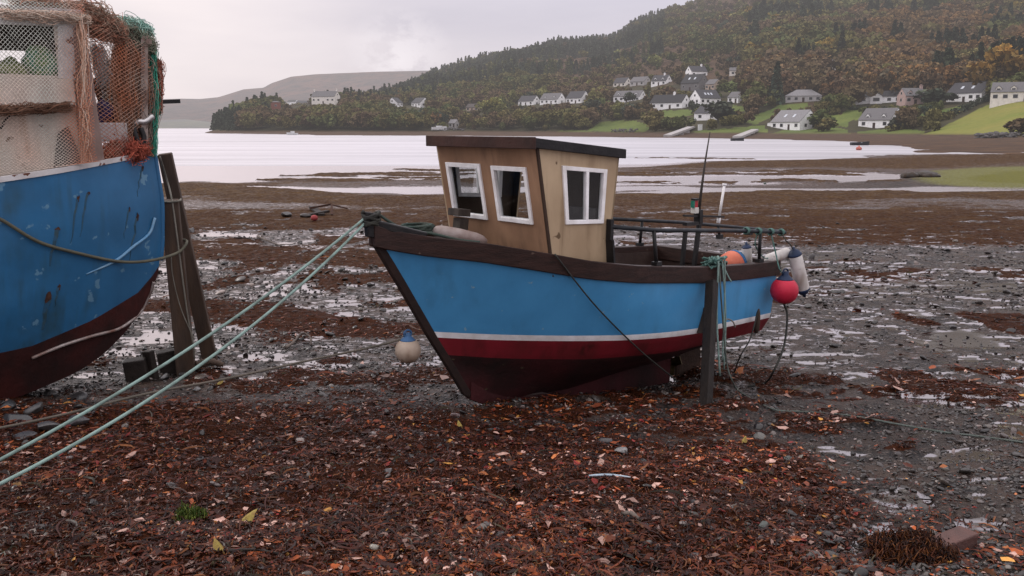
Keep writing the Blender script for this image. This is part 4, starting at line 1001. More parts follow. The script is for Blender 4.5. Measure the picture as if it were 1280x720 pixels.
# raised stem head at the bow
mb = MB(); mb.hexa([L(1.20, -.05, 1.80), L(1.30, -.035, 1.82), L(1.30, .035, 1.82), L(1.20, .05, 1.80), L(1.21, -.05, 2.02), L(1.315, -.035, 2.04), L(1.315, .035, 2.04), L(1.21, .05, 2.02)])
for s in (1, -1): mb.beam(L(1.22, s*.03, 1.93), L(.86, s*.27, 1.815), .03, .035)
mb.build('stem_head', BLKW, boat, bevel=.01)
# bulwark lining, decks
mb = MB()
for s in (1, -1):
    V = []; ss = np.linspace(.02, 1, 30)
    for t in ss:
        a, b, z_ = hullp(0, t, s); bi = max(abs(b)-.07, .004); dk = z_-.22 if a > -1.0 else z_-.46
        V += [L(a, s*bi, z_-.02), L(a, s*max(bi*.97-.07*sstep(-.2, .6, a)-.02, .003), dk-.02)]
    mb.add(V, [(i*2, i*2+1, i*2+3, i*2+2) for i in range(29)])
b_ = bshape(.98, 2.1, AT, A0[0])-.07; mb.add([L(AT+.05, -b_, zg(AT)-.02), L(AT+.05, b_, zg(AT)-.02), L(AT+.05, b_, zg(AT)-.5), L(AT+.05, -b_, zg(AT)-.5)], [(0, 1, 2, 3)]); mb.build('bulwark', surf('bulwark_wood', (.030, .017, .014), (.05, .032, .026), 4, .6), boat)
mb = MB(); V = []
ss = np.linspace(.02, 1, 30)
for t in ss:
    a, b, z_ = hullp(0, t, 1); bi = max(abs(b)-.07, .004); dk = z_-.20 if a > -1.0 else z_-.45
    bi = max(bi*.97-.07*sstep(-.2, .6, a)-.01, .003); V += [L(a, bi, dk), L(a, -bi, dk)]
mb.add(V, [(i*2, i*2+2, i*2+3, i*2+1) for i in range(29)])
mb.build('deck', surf('deck_boards', (.09, .075, .065), (.05, .04, .035), 5, .6, streak=None), boat)
# ---- wheelhouse
PLY_F = surf('weathered_plywood_front', (.335, .195, .115), (.20, .112, .066), 1.7, .7, .15, 26, streak=((.10, .058, .038), .85, 8), stretch=(1, 1, .5), spots=((.30, .19, .11), .70, 7))
PLY_S = surf('pale_plywood_side', (.47, .35, .225), (.33, .235, .145), 1.7, .6, .12, 26, streak=((.15, .095, .05), .85, 9), stretch=(1, 1, .5), spots=((.12, .075, .04), .70, 5))
PLY_I = surf('cabin_inside', (.07, .05, .035), (.045, .03, .02), 4, .8)
house_ = empty('wheelhouse', ORG[boat.name]); house_.parent = boat; house_.location = (0, 0, 0)
Zt, Zb = 2.66, 1.41
fa = lambda z_, s: (-.16+(z_-1.615)*.174)+(.02 if s < 0 else 0)
ba = lambda z_: -.915-(z_-1.468)*.127
TOPZ = lambda a: 2.60+.10*(a)            # underside of the sloping roof
def cw(front, s, top):
    """cabin corner: front/aft, side, top/bottom"""
    if top:
        z_ = 2.60
        for _ in range(8): a = fa(z_, s) if front else ba(z_); z_ = TOPZ(a)+.01
    else:
        z_ = Zb; a = fa(z_, s) if front else ba(z_)
    return L(a, s*.75, z_)
def panel(name, P00, P10, P11, P01, holes, th, mats, parent):
    """wall board with rectangular openings; P00 lower left seen from outside, holes in (x0,y0,x1,y1) fractions"""
    P00, P10, P11, P01 = map(np.asarray, (P00, P10, P11, P01)); nrm = np.cross(P10-P00, P01-P00); nrm /= np.linalg.norm(nrm)
    xs = sorted({0., 1.}|{h for q in holes for h in (q[0], q[2])}); ys = sorted({0., 1.}|{h for q in holes for h in (q[1], q[3])})
    pt = lambda x, y, o: (P00*(1-x)+P10*x)*(1-y)+(P01*(1-x)+P11*x)*y-nrm*o
    solid = {(i, j): not any(q[0]-1e-6 <= xs[i] and xs[i+1] <= q[2]+1e-6 and q[1]-1e-6 <= ys[j] and ys[j+1] <= q[3]+1e-6 for q in holes) for i in range(len(xs)-1) for j in range(len(ys)-1)}
    mb = MB()
    for (i, j), ok in solid.items():
        if not ok: continue
        c = [(xs[i], ys[j]), (xs[i+1], ys[j]), (xs[i+1], ys[j+1]), (xs[i], ys[j+1])]
        mb.add([pt(*q, 0) for q in c], [(0, 1, 2, 3)], 0); mb.add([pt(*q, th) for q in c], [(3, 2, 1, 0)], 1)
        for e, (di, dj) in enumerate(((0, -1), (1, 0), (0, 1), (-1, 0))):
            if not solid.get((i+di, j+dj), False):
                p, q = c[e], c[(e+1) % 4]; mb.add([pt(*p, 0), pt(*p, th), pt(*q, th), pt(*q, 0)], [(0, 1, 2, 3)], 0)
    return mb.build(name, mats, parent), pt
m, g = newmat('boat_glass')
lw = g.n('ShaderNodeLayerWeight', Blend=.45).outputs['Fresnel']
sh = g.n('ShaderNodeMixShader', i0=g.math('ADD', g.math('MULTIPLY', lw, .22), .01), i1=g.n('ShaderNodeBsdfTransparent', Color=(.80, .82, .82, 1)).outputs[0], i2=g.n('ShaderNodeBsdfGlossy', Color=(.9, .9, .9, 1), Roughness=.03).outputs[0])
g.out(sh.outputs[0]); GLASS = m
def frac(P, P00, P10, P11, P01):
    ex, ey = P10-P00, P01-P00; A_ = np.stack([ex, ey], 1); s_ = np.linalg.lstsq(A_, P-P00, rcond=None)[0]; x, y = s_
    for _ in range(15):
        Q = (P00*(1-x)+P10*x)*(1-y)+(P01*(1-x)+P11*x)*y; J = np.stack([(P10-P00)*(1-y)+(P11-P01)*y, (P01-P00)*(1-x)+(P11-P10)*x], 1)
        dx = np.linalg.lstsq(J, P-Q, rcond=None)[0]; x += dx[0]; y += dx[1]
    return x, y
FQ = (cw(1, -1, 0), cw(1, 1, 0), cw(1, 1, 1), cw(1, -1, 1)); SQ = (cw(1, 1, 0), cw(0, 1, 0), cw(0, 1, 1), cw(1, 1, 1))
def winrect(px, Q):
    f = [frac(pl3(u, v, Q[0], Q[1], Q[3]), *Q) for u, v in px]; xs = [q[0] for q in f]; ys = [q[1] for q in f]
    xs.sort(); ys.sort(); return (xs[0]+xs[1])/2, (ys[0]+ys[1])/2, (xs[2]+xs[3])/2, (ys[2]+ys[3])/2
def window(name, pt, r, fw_, par, mull=(), label=None):
    """frame proud of the wall around opening r, with a pane set in it"""
    x0, y0, x1, y1 = r; W_ = np.linalg.norm(pt(x1, y0, 0)-pt(x0, y0, 0)); H_ = np.linalg.norm(pt(x0, y1, 0)-pt(x0, y0, 0)); fx, fy = fw_*(x1-x0)/W_, fw_*(y1-y0)/H_
    mb = MB()
    def bar(a, b, c, d): mb.hexa([pt(a, b, .03), pt(c, b, .03), pt(c, d, .03), pt(a, d, .03), pt(a, b, -.018), pt(c, b, -.018), pt(c, d, -.018), pt(a, d, -.018)])
    bar(x0, y0, x0+fx, y1); bar(x1-fx, y0, x1, y1); bar(x0+fx, y0, x1-fx, y0+fy); bar(x0+fx, y1-fy, x1-fx, y1)
    for q in mull: xm = x0+(x1-x0)*q; bar(xm-fx*.4, y0+fy, xm+fx*.4, y1-fy)
    f = mb.build(name, WHITE, par, bevel=.004)
    mb = MB(); mb.add([pt(x0+fx, y0+fy, .012), pt(x1-fx, y0+fy, .012), pt(x1-fx, y1-fy, .012), pt(x0+fx, y1-fy, .012)], [(0, 1, 2, 3)]); mb.build('pane', GLASS, f)
    return f
w1 = winrect([(560, 202.5), (602.5, 205), (608, 273), (566, 270.5)], FQ); w2 = winrect([(616, 207), (659.5, 209), (666, 280), (622, 275.5)], FQ)
w3 = winrect([(705.5, 210), (758, 209), (753.5, 278), (703.5, 282)], SQ)
sh_ = lambda r, m_=.02: (r[0]+m_, r[1]+m_*.8, r[2]-m_, r[3]-m_*.8)
def bar2(mb, pt, a, b, c, d, o0, o1): mb.hexa([pt(a, b, o0), pt(c, b, o0), pt(c, d, o0), pt(a, d, o0), pt(a, b, o1), pt(c, b, o1), pt(c, d, o1), pt(a, d, o1)])
wl, ptF = panel('front_wall', *FQ, [sh_(w1), sh_(w2)], .02, [PLY_F, PLY_I], house_)
window('front_window', ptF, w1, .042, house_); window('front_window', ptF, w2, .042, house_)
wl, ptS = panel('side_wall', *SQ, [sh_(w3)], .02, [PLY_S, PLY_I], house_)
window('side_window', ptS, w3, .04, house_, mull=(.55,))
TQ = (cw(0, -1, 0), cw(1, -1, 0), cw(1, -1, 1), cw(0, -1, 1)); wl, ptT = panel('side_wall', *TQ, [(.22, .55, .80, .93)], .02, [PLY_S, PLY_I], house_)
window('side_window', ptT, (.20, .54, .82, .94), .04, house_, mull=(.5,))
BQ = (cw(0, 1, 0), cw(0, -1, 0), cw(0, -1, 1), cw(0, 1, 1)); wl, ptB = panel('aft_wall', *BQ, [(.50, .06, .93, .93)], .02, [PLY_S, PLY_I], house_)
# roof slab with fascia
def rf(a, b, o): return L(a, b, TOPZ(a)+o)
mb = MB(); a0, a1, bb = .075, -1.075, .81
mb.hexa([rf(a1, -bb, -.035), rf(a0, -bb, -.035), rf(a0, bb, -.035), rf(a1, bb, -.035), rf(a1, -bb, .052), rf(a0, -bb, .052), rf(a0, bb, .052), rf(a1, bb, .052)])
ro = mb.build('roof', surf('tarred_felt', (.013, .012, .013), (.024, .022, .023), 6, .6, .3, 40), house_, bevel=.006)
mb = MB(); mb.hexa([rf(a0+.003, -bb-.01, -.045), rf(a0+.028, -bb-.01, -.045), rf(a0+.028, bb+.01, -.045), rf(a0+.003, bb+.01, -.045), rf(a0+.003, -bb-.01, .058), rf(a0+.028, -bb-.01, .058), rf(a0+.028, bb+.01, .058), rf(a0+.003, bb+.01, .058)])
mb.build('fascia', surf('brown_fascia', (.052, .022, .016), (.03, .014, .011), 4, .5, .2, 24), house_, bevel=.004)
# corner post and base trim, interior bench and console
mb = MB(); mb.beam(SQ[0]+PT*.004+FW*.003, SQ[3]+PT*.004+FW*.003, .012, .012, FW); mb.build('corner_bead', surf('dark_bead', (.05, .028, .018)), house_)
mb = MB(); mb.box(L(-.40, .25, 1.60), .13, .42, .05, AX); mb.box(L(-.36, .25, 1.35), .09, .40, .22, AX); mb.build('console', PLY_I, house_)
mb = MB(); c = L(-.54, .22, 1.74); mb.tube([c+(PT*math.cos(t)+AXT[2]*math.sin(t))*.15 for t in np.linspace(0, 2*math.pi, 20)], .012, 6, caps=False)
for t in (0, 2.1, 4.2): mb.beam(c, c+(PT*math.cos(t)+AXT[2]*math.sin(t))*.15, .008, .008, FW)
mb.build('steering_wheel', BLKW, house_)
mb = MB(); mb.box(L(-.72, .40, 1.55), .16, .25, .04, AX); mb.box(L(-.86, .40, 1.78), .03, .25, .2, AX); mb.build('seat', surf('seat_pad', (.20, .19, .19), (.12, .11, .11)), house_)
# samson post on the foredeck
P0 = L(*[pl_b(572, 290, -.22)[0], -.22, 1.55]); a_ = pl_b(572, 268, -.22)
mb = MB(); mb.box(L(a_[0]-.02, -.22, 1.68), .055, .055, .21, AXT); mb.box(L(a_[0]-.02, -.22, a_[1]+.02), .075, .085, .035, AXT)
mb.build('mooring_bitt', surf('grey_weathered_wood', (.075, .06, .05), (.035, .028, .024), 7, .8, .5, 30, stretch=(1, 1, .3)), boat, bevel=.006)
# ---- rails
def rl(u, v, b): a, z_ = pl_b(u, v, b); return L(a, b, z_)
RPOS = .93
n0, n1, n2, n3 = rl(763, 283.5, .80), rl(823, 288, RPOS), rl(933, 288.5, RPOS), rl(981, 290.5, RPOS-.05)
f0, f1, f2 = rl(766, 273.5, -.80), rl(853, 278, -RPOS), rl(973, 288.5, -RPOS+.1)
mb = MB()
mb.tube([n0, n1, n2, n3], .022, 8); mb.tube([f0, f1, f2], .022, 8); mb.tube([n3, f2], .022, 8)
mb.build('rail', surf('grey_blue_rail', (.030, .034, .040), (.014, .014, .016), 9, .45), boat, smooth=True)
def stanch(top, bot, r_=.02): MB().tube([top, bot], r_, 8).build('stanchion', BLKW, boat, smooth=True)
def onrail(P, Q, t): return P+(Q-P)*t
def gunp(P, s, dz=0):
    a = (P-O0)@FW; return L(a-.02, s*(bshape(.98, 2.1, a, A0[0])-.03), zg(a)+dz)
MBp = MB()
for P, s in ((onrail(n0, n1, .90), 1), (onrail(n2, n3, .35), 1), (onrail(f0, f1, .40), -1), (onrail(f1, f2, .35), -1), (onrail(f1, f2, .68), -1)):
    stanch(P, gunp(P, s)); g_ = gunp(P, s, .02); mb = MB(); mb.box(g_, .04, .035, .03, AX); mb.build('stanchion_foot', BLKW, boat)
mb = MB(); mb.beam(rl(763, 274, .79), rl(762, 300, .79), .02, .03, PT); mb.beam(rl(762, 300, .79), rl(764, 330, .80), .012, .05, PT); mb.build('rail_bracket', BLKW, boat)
# ---- mast with nav light and aerial on the centre of the cockpit
mast = empty('mast', ORG[boat.name]); mast.parent = boat; mast.location = (0, 0, 0)
am = pl_b(871, 300, .0); 
mb = MB(); mb.beam(rl(857, 288, .05), rl(852.5, 333, .05), .02, .02, FW); mb.beam(rl(874, 280, 0), rl(866, 345, 0), .022, .022, FW); mb.beam(rl(856, 280, .05), rl(875, 279, .0), .03, .02); mb.build('mast_leg', BLKW, mast)
mb = MB(); mb.beam(rl(873, 279, 0), rl(873, 262, 0), .045, .03, FW); mb.beam(rl(855, 269.5, .02), rl(904, 271, -.02), .02, .012); mb.build('mast_head', BLKW, mast)
mb = MB(); mb.tube([rl(873.5, 265, 0), rl(877, 235, 0), rl(881, 205, 0), rl(887.5, 165, 0)], [.018, .016, .012, .006], 8); mb.build('aerial', surf('aerial_wood', (.055, .045, .038), (.03, .024, .02), 8), mast, smooth=True)
c1, c2 = rl(868.5, 263, .02), rl(868.5, 257, .02)
mb = MB(); mb.box(c1+ZU*.0, .035, .035, .035, AX); lo_ = mb.build('navigation_light', surf('lamp_white', (.62, .60, .55)), mast, bevel=.006)
mb = MB(); mb.box(c1+ZU*.075-PT*.004, .032, .02, .04, AX); mb.build('lens', surf('lens_red', (.35, .02, .03), rough=.25), lo_)
mb = MB(); mb.box(c1+ZU*.075+PT*.004+FW*.045, .014, .02, .04, AX); mb.build('lens', surf('lens_green', (.02, .15, .10), rough=.25), lo_)
mb = MB(); mb.box(c1+ZU*.13, .04, .03, .012, AX); mb.build('lamp_cap', BLKW, lo_)
mb = MB(); mb.tube([rl(899, 271, -.02), rl(905.5, 231, -.02)], .016, 10); mb.tube([rl(905.5, 232, -.02), rl(905.8, 229.5, -.02)], .026, 10); mb.tube([rl(898, 279, -.02), rl(899, 270, -.02)], .024, 8)
mb.build('stub_aerial', WHITE, mast, smooth=True)
# ---- gear on and around the boat
BUOYW = surf('buoy_white', (.46, .37, .29), (.30, .22, .16), 4, .55, .15, streak=((.16, .09, .06), .7, 8)); NAVY = surf('buoy_navy', (.018, .035, .085), (.012, .02, .045), 6, .5)
BUOYR = surf('buoy_red', (.55, .022, .055), (.40, .018, .04), 3, .42, .08, streak=((.22, .02, .03), .7, 9), spots=((.62, .20, .22), .70, 12)); ORNG = surf('buoy_orange', (.60, .17, .10), (.42, .10, .06), 5, .55)
FENW = surf('fender_white', (.66, .63, .60), (.44, .40, .37), 4, .5, .1, streak=((.25, .2, .16), .8, 8), spots=((.20, .17, .14), .68, 16))
GROPE = rope_mat('green_rope', (.30, .42, .38), (.20, .31, .27)); PROPE = rope_mat('pale_rope', (.30, .27, .22)); DROPE = rope_mat('dark_rope', (.022, .022, .018)); TROPE = rope_mat('teal_rope', (.10, .23, .20))
def ball_buoy(c, r, body, cap, label, cat='buoy'):
    root = empty('ball_buoy', c-np.array([0, 0, r]), label, cat); pr = [(r*(1-math.cos(t))-r, r*math.sin(t)) for t in np.linspace(.02, math.pi*.80, 18)]
    MB().lathe(c, ZU, [(h, max(q, .004)) for h, q in pr], 28).build('ball', body, root, smooth=True)
    MB().lathe(c, ZU, [(r*.80, r*.61), (r*.86, r*.54), (r*.95, r*.46), (r*1.08, r*.32), (r*1.18, r*.24), (r*1.36, r*.22), (r*1.40, r*.14)], 24).build('neck', cap, root, smooth=True)
    MB().tube([c+ZU*r*1.32+FW*.05*math.cos(t)*r/.15+ZU*.04*math.sin(t)*r/.15 for t in np.linspace(0, 6.28, 12)], .010, 6, caps=False).build('eye', cap, root, smooth=True)
    return root
def cyl_fender(p0, p1, r, label, body=FENW, cap=NAVY, caps=(1, 1)):
    p0, p1 = np.asarray(p0), np.asarray(p1); ax = p1-p0; Ln = np.linalg.norm(ax); ax = ax/Ln; root = empty('cylinder_fender', p0+(p1-p0)*.5-np.array([0, 0, r]), label, 'fender')
    MB().lathe(p0, ax, [(Ln*.07, r*.8), (Ln*.10, r*.97), (Ln*.14, r), (Ln*.5, r*1.02), (Ln*.86, r), (Ln*.90, r*.97), (Ln*.93, r*.8)], 22).build('tube', body, root, smooth=True)
    for k, (b_, s_) in enumerate(((p0, ax), (p1, -ax))):
        MB().lathe(b_, s_, [(-.03, r*.22), (.0, r*.30), (Ln*.02, r*.62), (Ln*.075, r*.86), (Ln*.10, r*1.01), (Ln*.13, r*1.02)], 20).build('end_cap', cap if caps[k] else body, root, smooth=True)
    return root
def P_b(u, v, b): a, z_ = pl_b(u, v, b); return L(a, b, z_)
# red ball on the quarter, white fenders
cR = P_b(980.5, 363, 1.10); ball_buoy(cR, .155, BUOYR, NAVY, 'bright red ball buoy hanging at the stern of the small blue boat')
cyl_fender(P_b(992, 312, 1.0), P_b(1005, 368, 1.06), .078, 'white cylinder fender with navy ends hanging upright behind the stern')
cyl_fender(P_b(958, 325, .84), P_b(987, 315, .90), .062, 'off-white cylinder fender lying on the rail corner above the red buoy', caps=(0, 0))
cyl_fender(P_b(934.5, 333, .72), P_b(933, 306, .72), .055, 'short white fender with navy top standing inside the stern', caps=(0, 1))
cO = P_b(917, 329, .62); rt = empty('float', cO-np.array([0, 0, .13]), 'orange float with a blue end lying inside the stern', 'buoy'); axo = P_b(931, 319, .6)-P_b(903, 333, .6); axo /= np.linalg.norm(axo)
MB().lathe(cO-axo*.19, axo, [(0, .03), (.03, .10), (.10, .145), (.18, .15), (.20, .148)], 22).build('body', ORNG, rt, smooth=True)
MB().lathe(cO-axo*.19, axo, [(.195, .152), (.24, .145), (.31, .10), (.37, .055), (.42, .045), (.44, .02)], 22).build('end_cone', surf('float_blue', (.05, .16, .32), (.03, .08, .17)), rt, smooth=True)
# long grey fender on the foredeck
p0, p1 = P_b(540, 288.5, .02), P_b(609, 302, .34)
root = empty('deck_fender', (p0+p1)/2-np.array([0, 0, .08]), 'long grimy pale fender lying on the foredeck in front of the wheelhouse', 'fender'); ax = (p1-p0); Ln = np.linalg.norm(ax); ax /= Ln
MB().lathe(p0, ax, [(0, .02), (.03, .05), (.08, .066), (Ln*.5, .07), (Ln-.1, .06), (Ln-.04, .045), (Ln, .015)], 18).build('tube', surf('grimy_fender', (.34, .29, .27), (.20, .14, .12), 5, .6, .2, streak=((.12, .06, .04), .8, 6)), root, smooth=True)
# bow buoy on the thin stern line of the left boat
cB = at(510, 438, 7.72); ball_buoy(cB, .118, BUOYW, surf('buoy_cap_blue', (.05, .12, .24), (.03, .06, .12)), 'dirty white ball buoy with blue top hanging under the bow')
# drying leg
a_, z_ = pl_b(889, 352, 1.05); yb = on_ground(882, 506); top = L(a_, 1.06, z_)
bot = np.array([yb[0], yb[1], gz(yb[0], yb[1])-.1]); mb = MB(); mb.beam(bot, top, .047, .05, PT, w2=.050, h2=.05)
tag(mb.build('timber_prop', surf('wet_timber', (.020, .014, .011), (.010, .008, .007), 6, .6, .4, 25, stretch=(1, 1, .25)), bevel=.008), 'dark timber leg strapped upright against the side of the small blue boat', 'prop')
mb = MB(); q = [P_b(878, 385, .93), P_b(884, 385, .99), P_b(881, 417, .99), P_b(869, 416, .90)]; q2 = [p-PT*.12 for p in q]
mb.hexa(q2+q); mb.build('leg_chock', surf('grey_weathered_wood', (.1, .1, .1)), boat)

# ------------------------------------------------------------------ the big blue boat on the left
LA = np.array([-.86, -.51, 0]); LA /= np.linalg.norm(LA); LN = np.array([-LA[1], LA[0], 0]); LN = LN if LN[1] < 0 else -LN
B0 = np.array([-4.03, 10.0, 0])
def K(s, n, z): return B0+LA*s+LN*n+ZU*z
def pl_n(u, v, n):
    r = ray(u, v); t = np.dot(B0+LN*n-CAM, LN)/np.dot(r, LN); q = CAM+r*t-B0; return q@LA, q[2]
def KN(u, v, n): s, z_ = pl_n(u, v, n); return K(s, n, z_)
LBLUE = surf('deep_blue_paint', (.026, .134, .282), (.018, .098, .208), 1.6, .42, .12, 8, spec=.4, streak=((.026, .060, .070), .9, 3.6), spots=((.10, .22, .33), .66, 5.5))
LRED = surf('oxide_bottom', (.060, .014, .012), (.028, .011, .010), 2.2, .6, .35, 16, streak=((.018, .010, .009), .8, 5))
RIM = surf('chipped_white_rim', (.60, .58, .57), (.46, .43, .42), 5, .5, .2, spots=((.13, .05, .03), .60, 7))
CREAM = surf('weathered_cream_paint', (.72, .63, .54), (.56, .47, .40), 1.8, .7, .15, 18, streak=((.36, .16, .05), .85, 5), spots=((.22, .15, .10), .64, 4))
big = empty('fishing_boat', K(1.6, 0, .1), 'large blue boat with net-covered cream wheelhouse, cut off by the left edge', 'boat')
BZ = [(0, 2.47), (.5, 2.40), (1.0, 2.33), (1.6, 2.26), (3, 2.16), (5.5, 2.25)]
bz = lambda s: tab(BZ, s)
WZ = [(0, 1.22), (.1, 1.10), (.3, .93), (.8, .74), (1.4, .60), (3, .55), (5.5, .6)]
GZ = [(-.045, 1.9), (0, 1.3), (.05, 1.08), (.14, .90), (.25, .70), (.45, .45), (.7, .24), (1.0, .09), (1.6, -.04), (3, -.06), (5.5, .2)]
STM = [(2.47, 0), (1.9, -.045), (1.4, -.01), (1.08, .05), (.90, .14), (.70, .25), (.45, .45), (.24, .7), (.09, 1.0), (-.04, 1.6)]
def lrow(k, s0, s):
    x = max(s-s0, 0)
    e = lambda B, l, p: B*(1-(1-min(x/l, 1))**p)
    mid = 1-.0*s
    if k == 0: return e(1.38, 3.0, 2.6), bz(s)
    if k == 1: return e(1.36, 3.0, 2.4), .62*bz(s)+.38*tab(WZ, s)
    if k == 2: return e(1.33, 3.1, 2.2), .25*bz(s)+.75*tab(WZ, s)
    if k == 3: return e(1.28, 3.2, 2.0), tab(WZ, s)
    if k == 4: return e(1.12, 3.3, 1.75), .15*tab(WZ, s)+.85*tab(GZ, s)
    return e(.30, 3.4, 1.1), tab(GZ, s)
LS0 = []
for k in range(6):
    s = .2
    for _ in range(60): s = .5*s+.5*tab([(z_, q) for z_, q in STM], lrow(k, 0, s)[1])
    LS0.append(s)
LS0[5] = .06; NS = 44; tt = np.linspace(0, 1, NS)**1.4
mb = MB(); sub = 4
for sg in (1, -1):
    V = []
    rr = [(k, q/sub) for k in range(5) for q in range(sub)]+[(4, 1.)]
    for k, f in rr:
        for t in tt:
            P = []
            for kk in (k, k+1):
                s = LS0[kk]+(5.5-LS0[kk])*t; n_, z_ = lrow(kk, LS0[kk], s); P.append(np.array([s, sg*max(n_, .02), z_]))
            p = P[0]+(P[1]-P[0])*f; V.append(K(*p))
    base = len(mb.V); mb.V += [tuple(v) for v in V]
    for i in range(len(rr)-1):
        for j in range(NS-1):
            f = (i*NS+j, i*NS+j+1, (i+1)*NS+j+1, (i+1)*NS+j); mb.F.append(tuple(x+base for x in (f if sg > 0 else f[::-1]))); mb.M.append(0 if rr[i][0] < 3 else 1)
hl = len(rr)*NS
for i in range(len(rr)-1): a_, b_ = i*NS+NS-1, (i+1)*NS+NS-1; mb.F.append((a_, b_, hl+b_, hl+a_)); mb.M.append(0 if rr[i][0] < 3 else 1)
mb.build('hull', [LBLUE, LRED], big, smooth='auto')
mb = MB()
for sg in (1, -1):
    V = []
    for t in tt:
        s = LS0[0]+(5.5-LS0[0])*t; n_, z_ = lrow(0, LS0[0], s); n_ = max(n_, .02)
        V += [K(s, sg*(n_+.018), z_-.022), K(s, sg*(n_+.02), z_+.028), K(s, sg*max(n_-.07, 0), z_+.028), K(s, sg*max(n_-.07, 0), z_-.03)]
    mb.add(V, [(i*4+j, i*4+(j+1) % 4, i*4+4+(j+1) % 4, i*4+4+j) for i in range(NS-1) for j in range(4)]+[(3, 2, 1, 0)])
mb.build('rim', RIM, big)
mb = MB(); V = []
for t in np.linspace(.01, 1, 24):
    s = 5.5*t; n_, z_ = lrow(0, 0, s); V += [K(s, n_*.95, z_-.25), K(s, -n_*.95, z_-.25)]
mb.add(V, [(i*2, i*2+2, i*2+3, i*2+1) for i in range(23)]); mb.build('deck', surf('old_deck', (.20, .17, .15), (.10, .08, .07), 3, .8), big)
sp_ = spline([K(tab([(z_, q) for z_, q in STM], z_)-.012, 0, z_) for z_ in np.linspace(2.45, .0, 16)], 60)
MB().tube(sp_[:30], .028, 8).build('stem_post', LBLUE, big, smooth=True)
# rust scupper marks
_hp = []
for _s in np.linspace(.05, 2.6, 220):
    for _f in np.linspace(0, 1, 90):
        kk = min(int(_f*5), 4); ff = _f*5-kk; p0 = lrow(kk, LS0[kk], _s); p1 = lrow(kk+1, LS0[kk+1], _s)
        _hp.append(K(_s, p0[0]+(p1[0]-p0[0])*ff, p0[1]+(p1[1]-p0[1])*ff))
_hp = np.array(_hp); _hu, _hv = proj(_hp)
def hull_at(u, v, o=0.):
    return _hp[int(np.argmin((_hu-u)**2+(_hv-v)**2))]+LN*o
MB().tube(spline([hull_at(191, 352, .03), hull_at(191, 362, .03), hull_at(189, 374, .03), hull_at(180, 392, .03), hull_at(150, 409, .03), hull_at(117, 419, .03), hull_at(80, 432, .02), hull_at(40, 448, .01)], 40), .017, 8).build('rubbing_band', surf('worn_metal_band', (.40, .36, .34), (.16, .08, .06), 6, .45, metal=.4), big, smooth=True)
# faded rubbing rope groove: pale blue bent pipe on the bow
MB().tube(spline([hull_at(196, 272, .03), hull_at(186, 292, .02), hull_at(168, 308, .02), hull_at(143, 325, .015), hull_at(108, 342, .005)], 24), [.016]*18+[.014, .012, .010, .008, .007, .006], 8).build('exhaust_pipe', surf('pale_blue_pipe', (.07, .22, .40), (.22, .36, .48), 5, .4), big, smooth=True)
RUNM = surf('rust_run', (.030, .062, .080), (.020, .075, .140), 14, .6)
RUST = surf('rust_chip', (.030, .014, .010), (.07, .03, .018), 20, .8)
for k, (u, v, du, dv) in enumerate([(110, 242, 4, 5), (98, 251, 4, 8), (71, 288, 9, 5), (162, 261, 3, 6), (172, 272, 4, 10), (60, 374, 8, 14), (74, 360, 4, 8), (178, 211, 4, 6)]):
    c = hull_at(u, v, .012); q = np.random.default_rng(k); sc = 9.0/1118; nn = 10
    pts = [c+(LA*-math.cos(t)*du*.5+ZU*(math.sin(t)*dv*.5+.25*math.cos(t)*dv))*sc*(.6+.7*q.random()) for t in np.linspace(0, 6.28, nn, endpoint=False)]
    mb = MB(); mb.add(pts+[p-LN*.05 for p in pts], [tuple(range(nn))]+[(i, (i+1) % nn, nn+(i+1) % nn, nn+i) for i in range(nn)]); mb.build('rust_patch', RUST, big)
    ln_ = q.uniform(22, 60) if k != 5 else 38; tl = np.linspace(0, 1, 7); run = [hull_at(u-1.5-t*ln_*.16, v+t*ln_, .006) for t in tl]; sc2 = du*sc*(.42 if k != 5 else .8)
    mb = MB(); mb.add([p+LA*sg_*sc2*(1-.85*t) for p, t in zip(run, tl) for sg_ in (-1, 1)], [(2*i, 2*i+1, 2*i+3, 2*i+2) for i in range(6)]); mb.build('rust_run', RUNM, big)
# ---- wheelhouse of the big boat, side wall in plane n=.55
WN = .55
cab = empty('wheelhouse', ORG[big.name]); cab.parent = big; cab.location = (0, 0, 0)
def W(u, v, o=0.): return KN(u, v, WN)+LN*o
s_e = pl_n(100, 120, WN)[0]; s_w0, s_w1 = pl_n(73, 60, WN)[0], pl_n(-60, 60, WN)[0]
zt = pl_n(98, 22, WN)[1]; zw1, zw0 = pl_n(73, 30, WN)[1], pl_n(73, 95, WN)[1]; zbt = 2.05
LQ = (K(3.4, WN, zbt), K(s_e, WN, zbt), K(s_e+.03, WN, zt), K(3.4, WN, zt+.05))
x = lambda s: (3.4-s)/(3.4-s_e); y = lambda z_: (z_-zbt)/(zt-zbt)
panel('side_wall', *LQ, [(x(s_w1), y(zw0), x(s_w0), y(zw1))], .04, [CREAM, PLY_I], cab)
EQ = (K(s_e, WN, zbt), K(s_e, -WN, zbt), K(s_e+.03, -WN, zt), K(s_e+.03, WN, zt)); panel('end_wall', *EQ, [(.25, .35, .8, .85)], .04, [CREAM, PLY_I], cab)
panel('side_wall', K(s_e, -WN, zbt), K(3.4, -WN, zbt), K(3.4, -WN, zt), K(s_e, -WN, zt), [(.1, .45, .7, .85)], .04, [CREAM, PLY_I], cab)
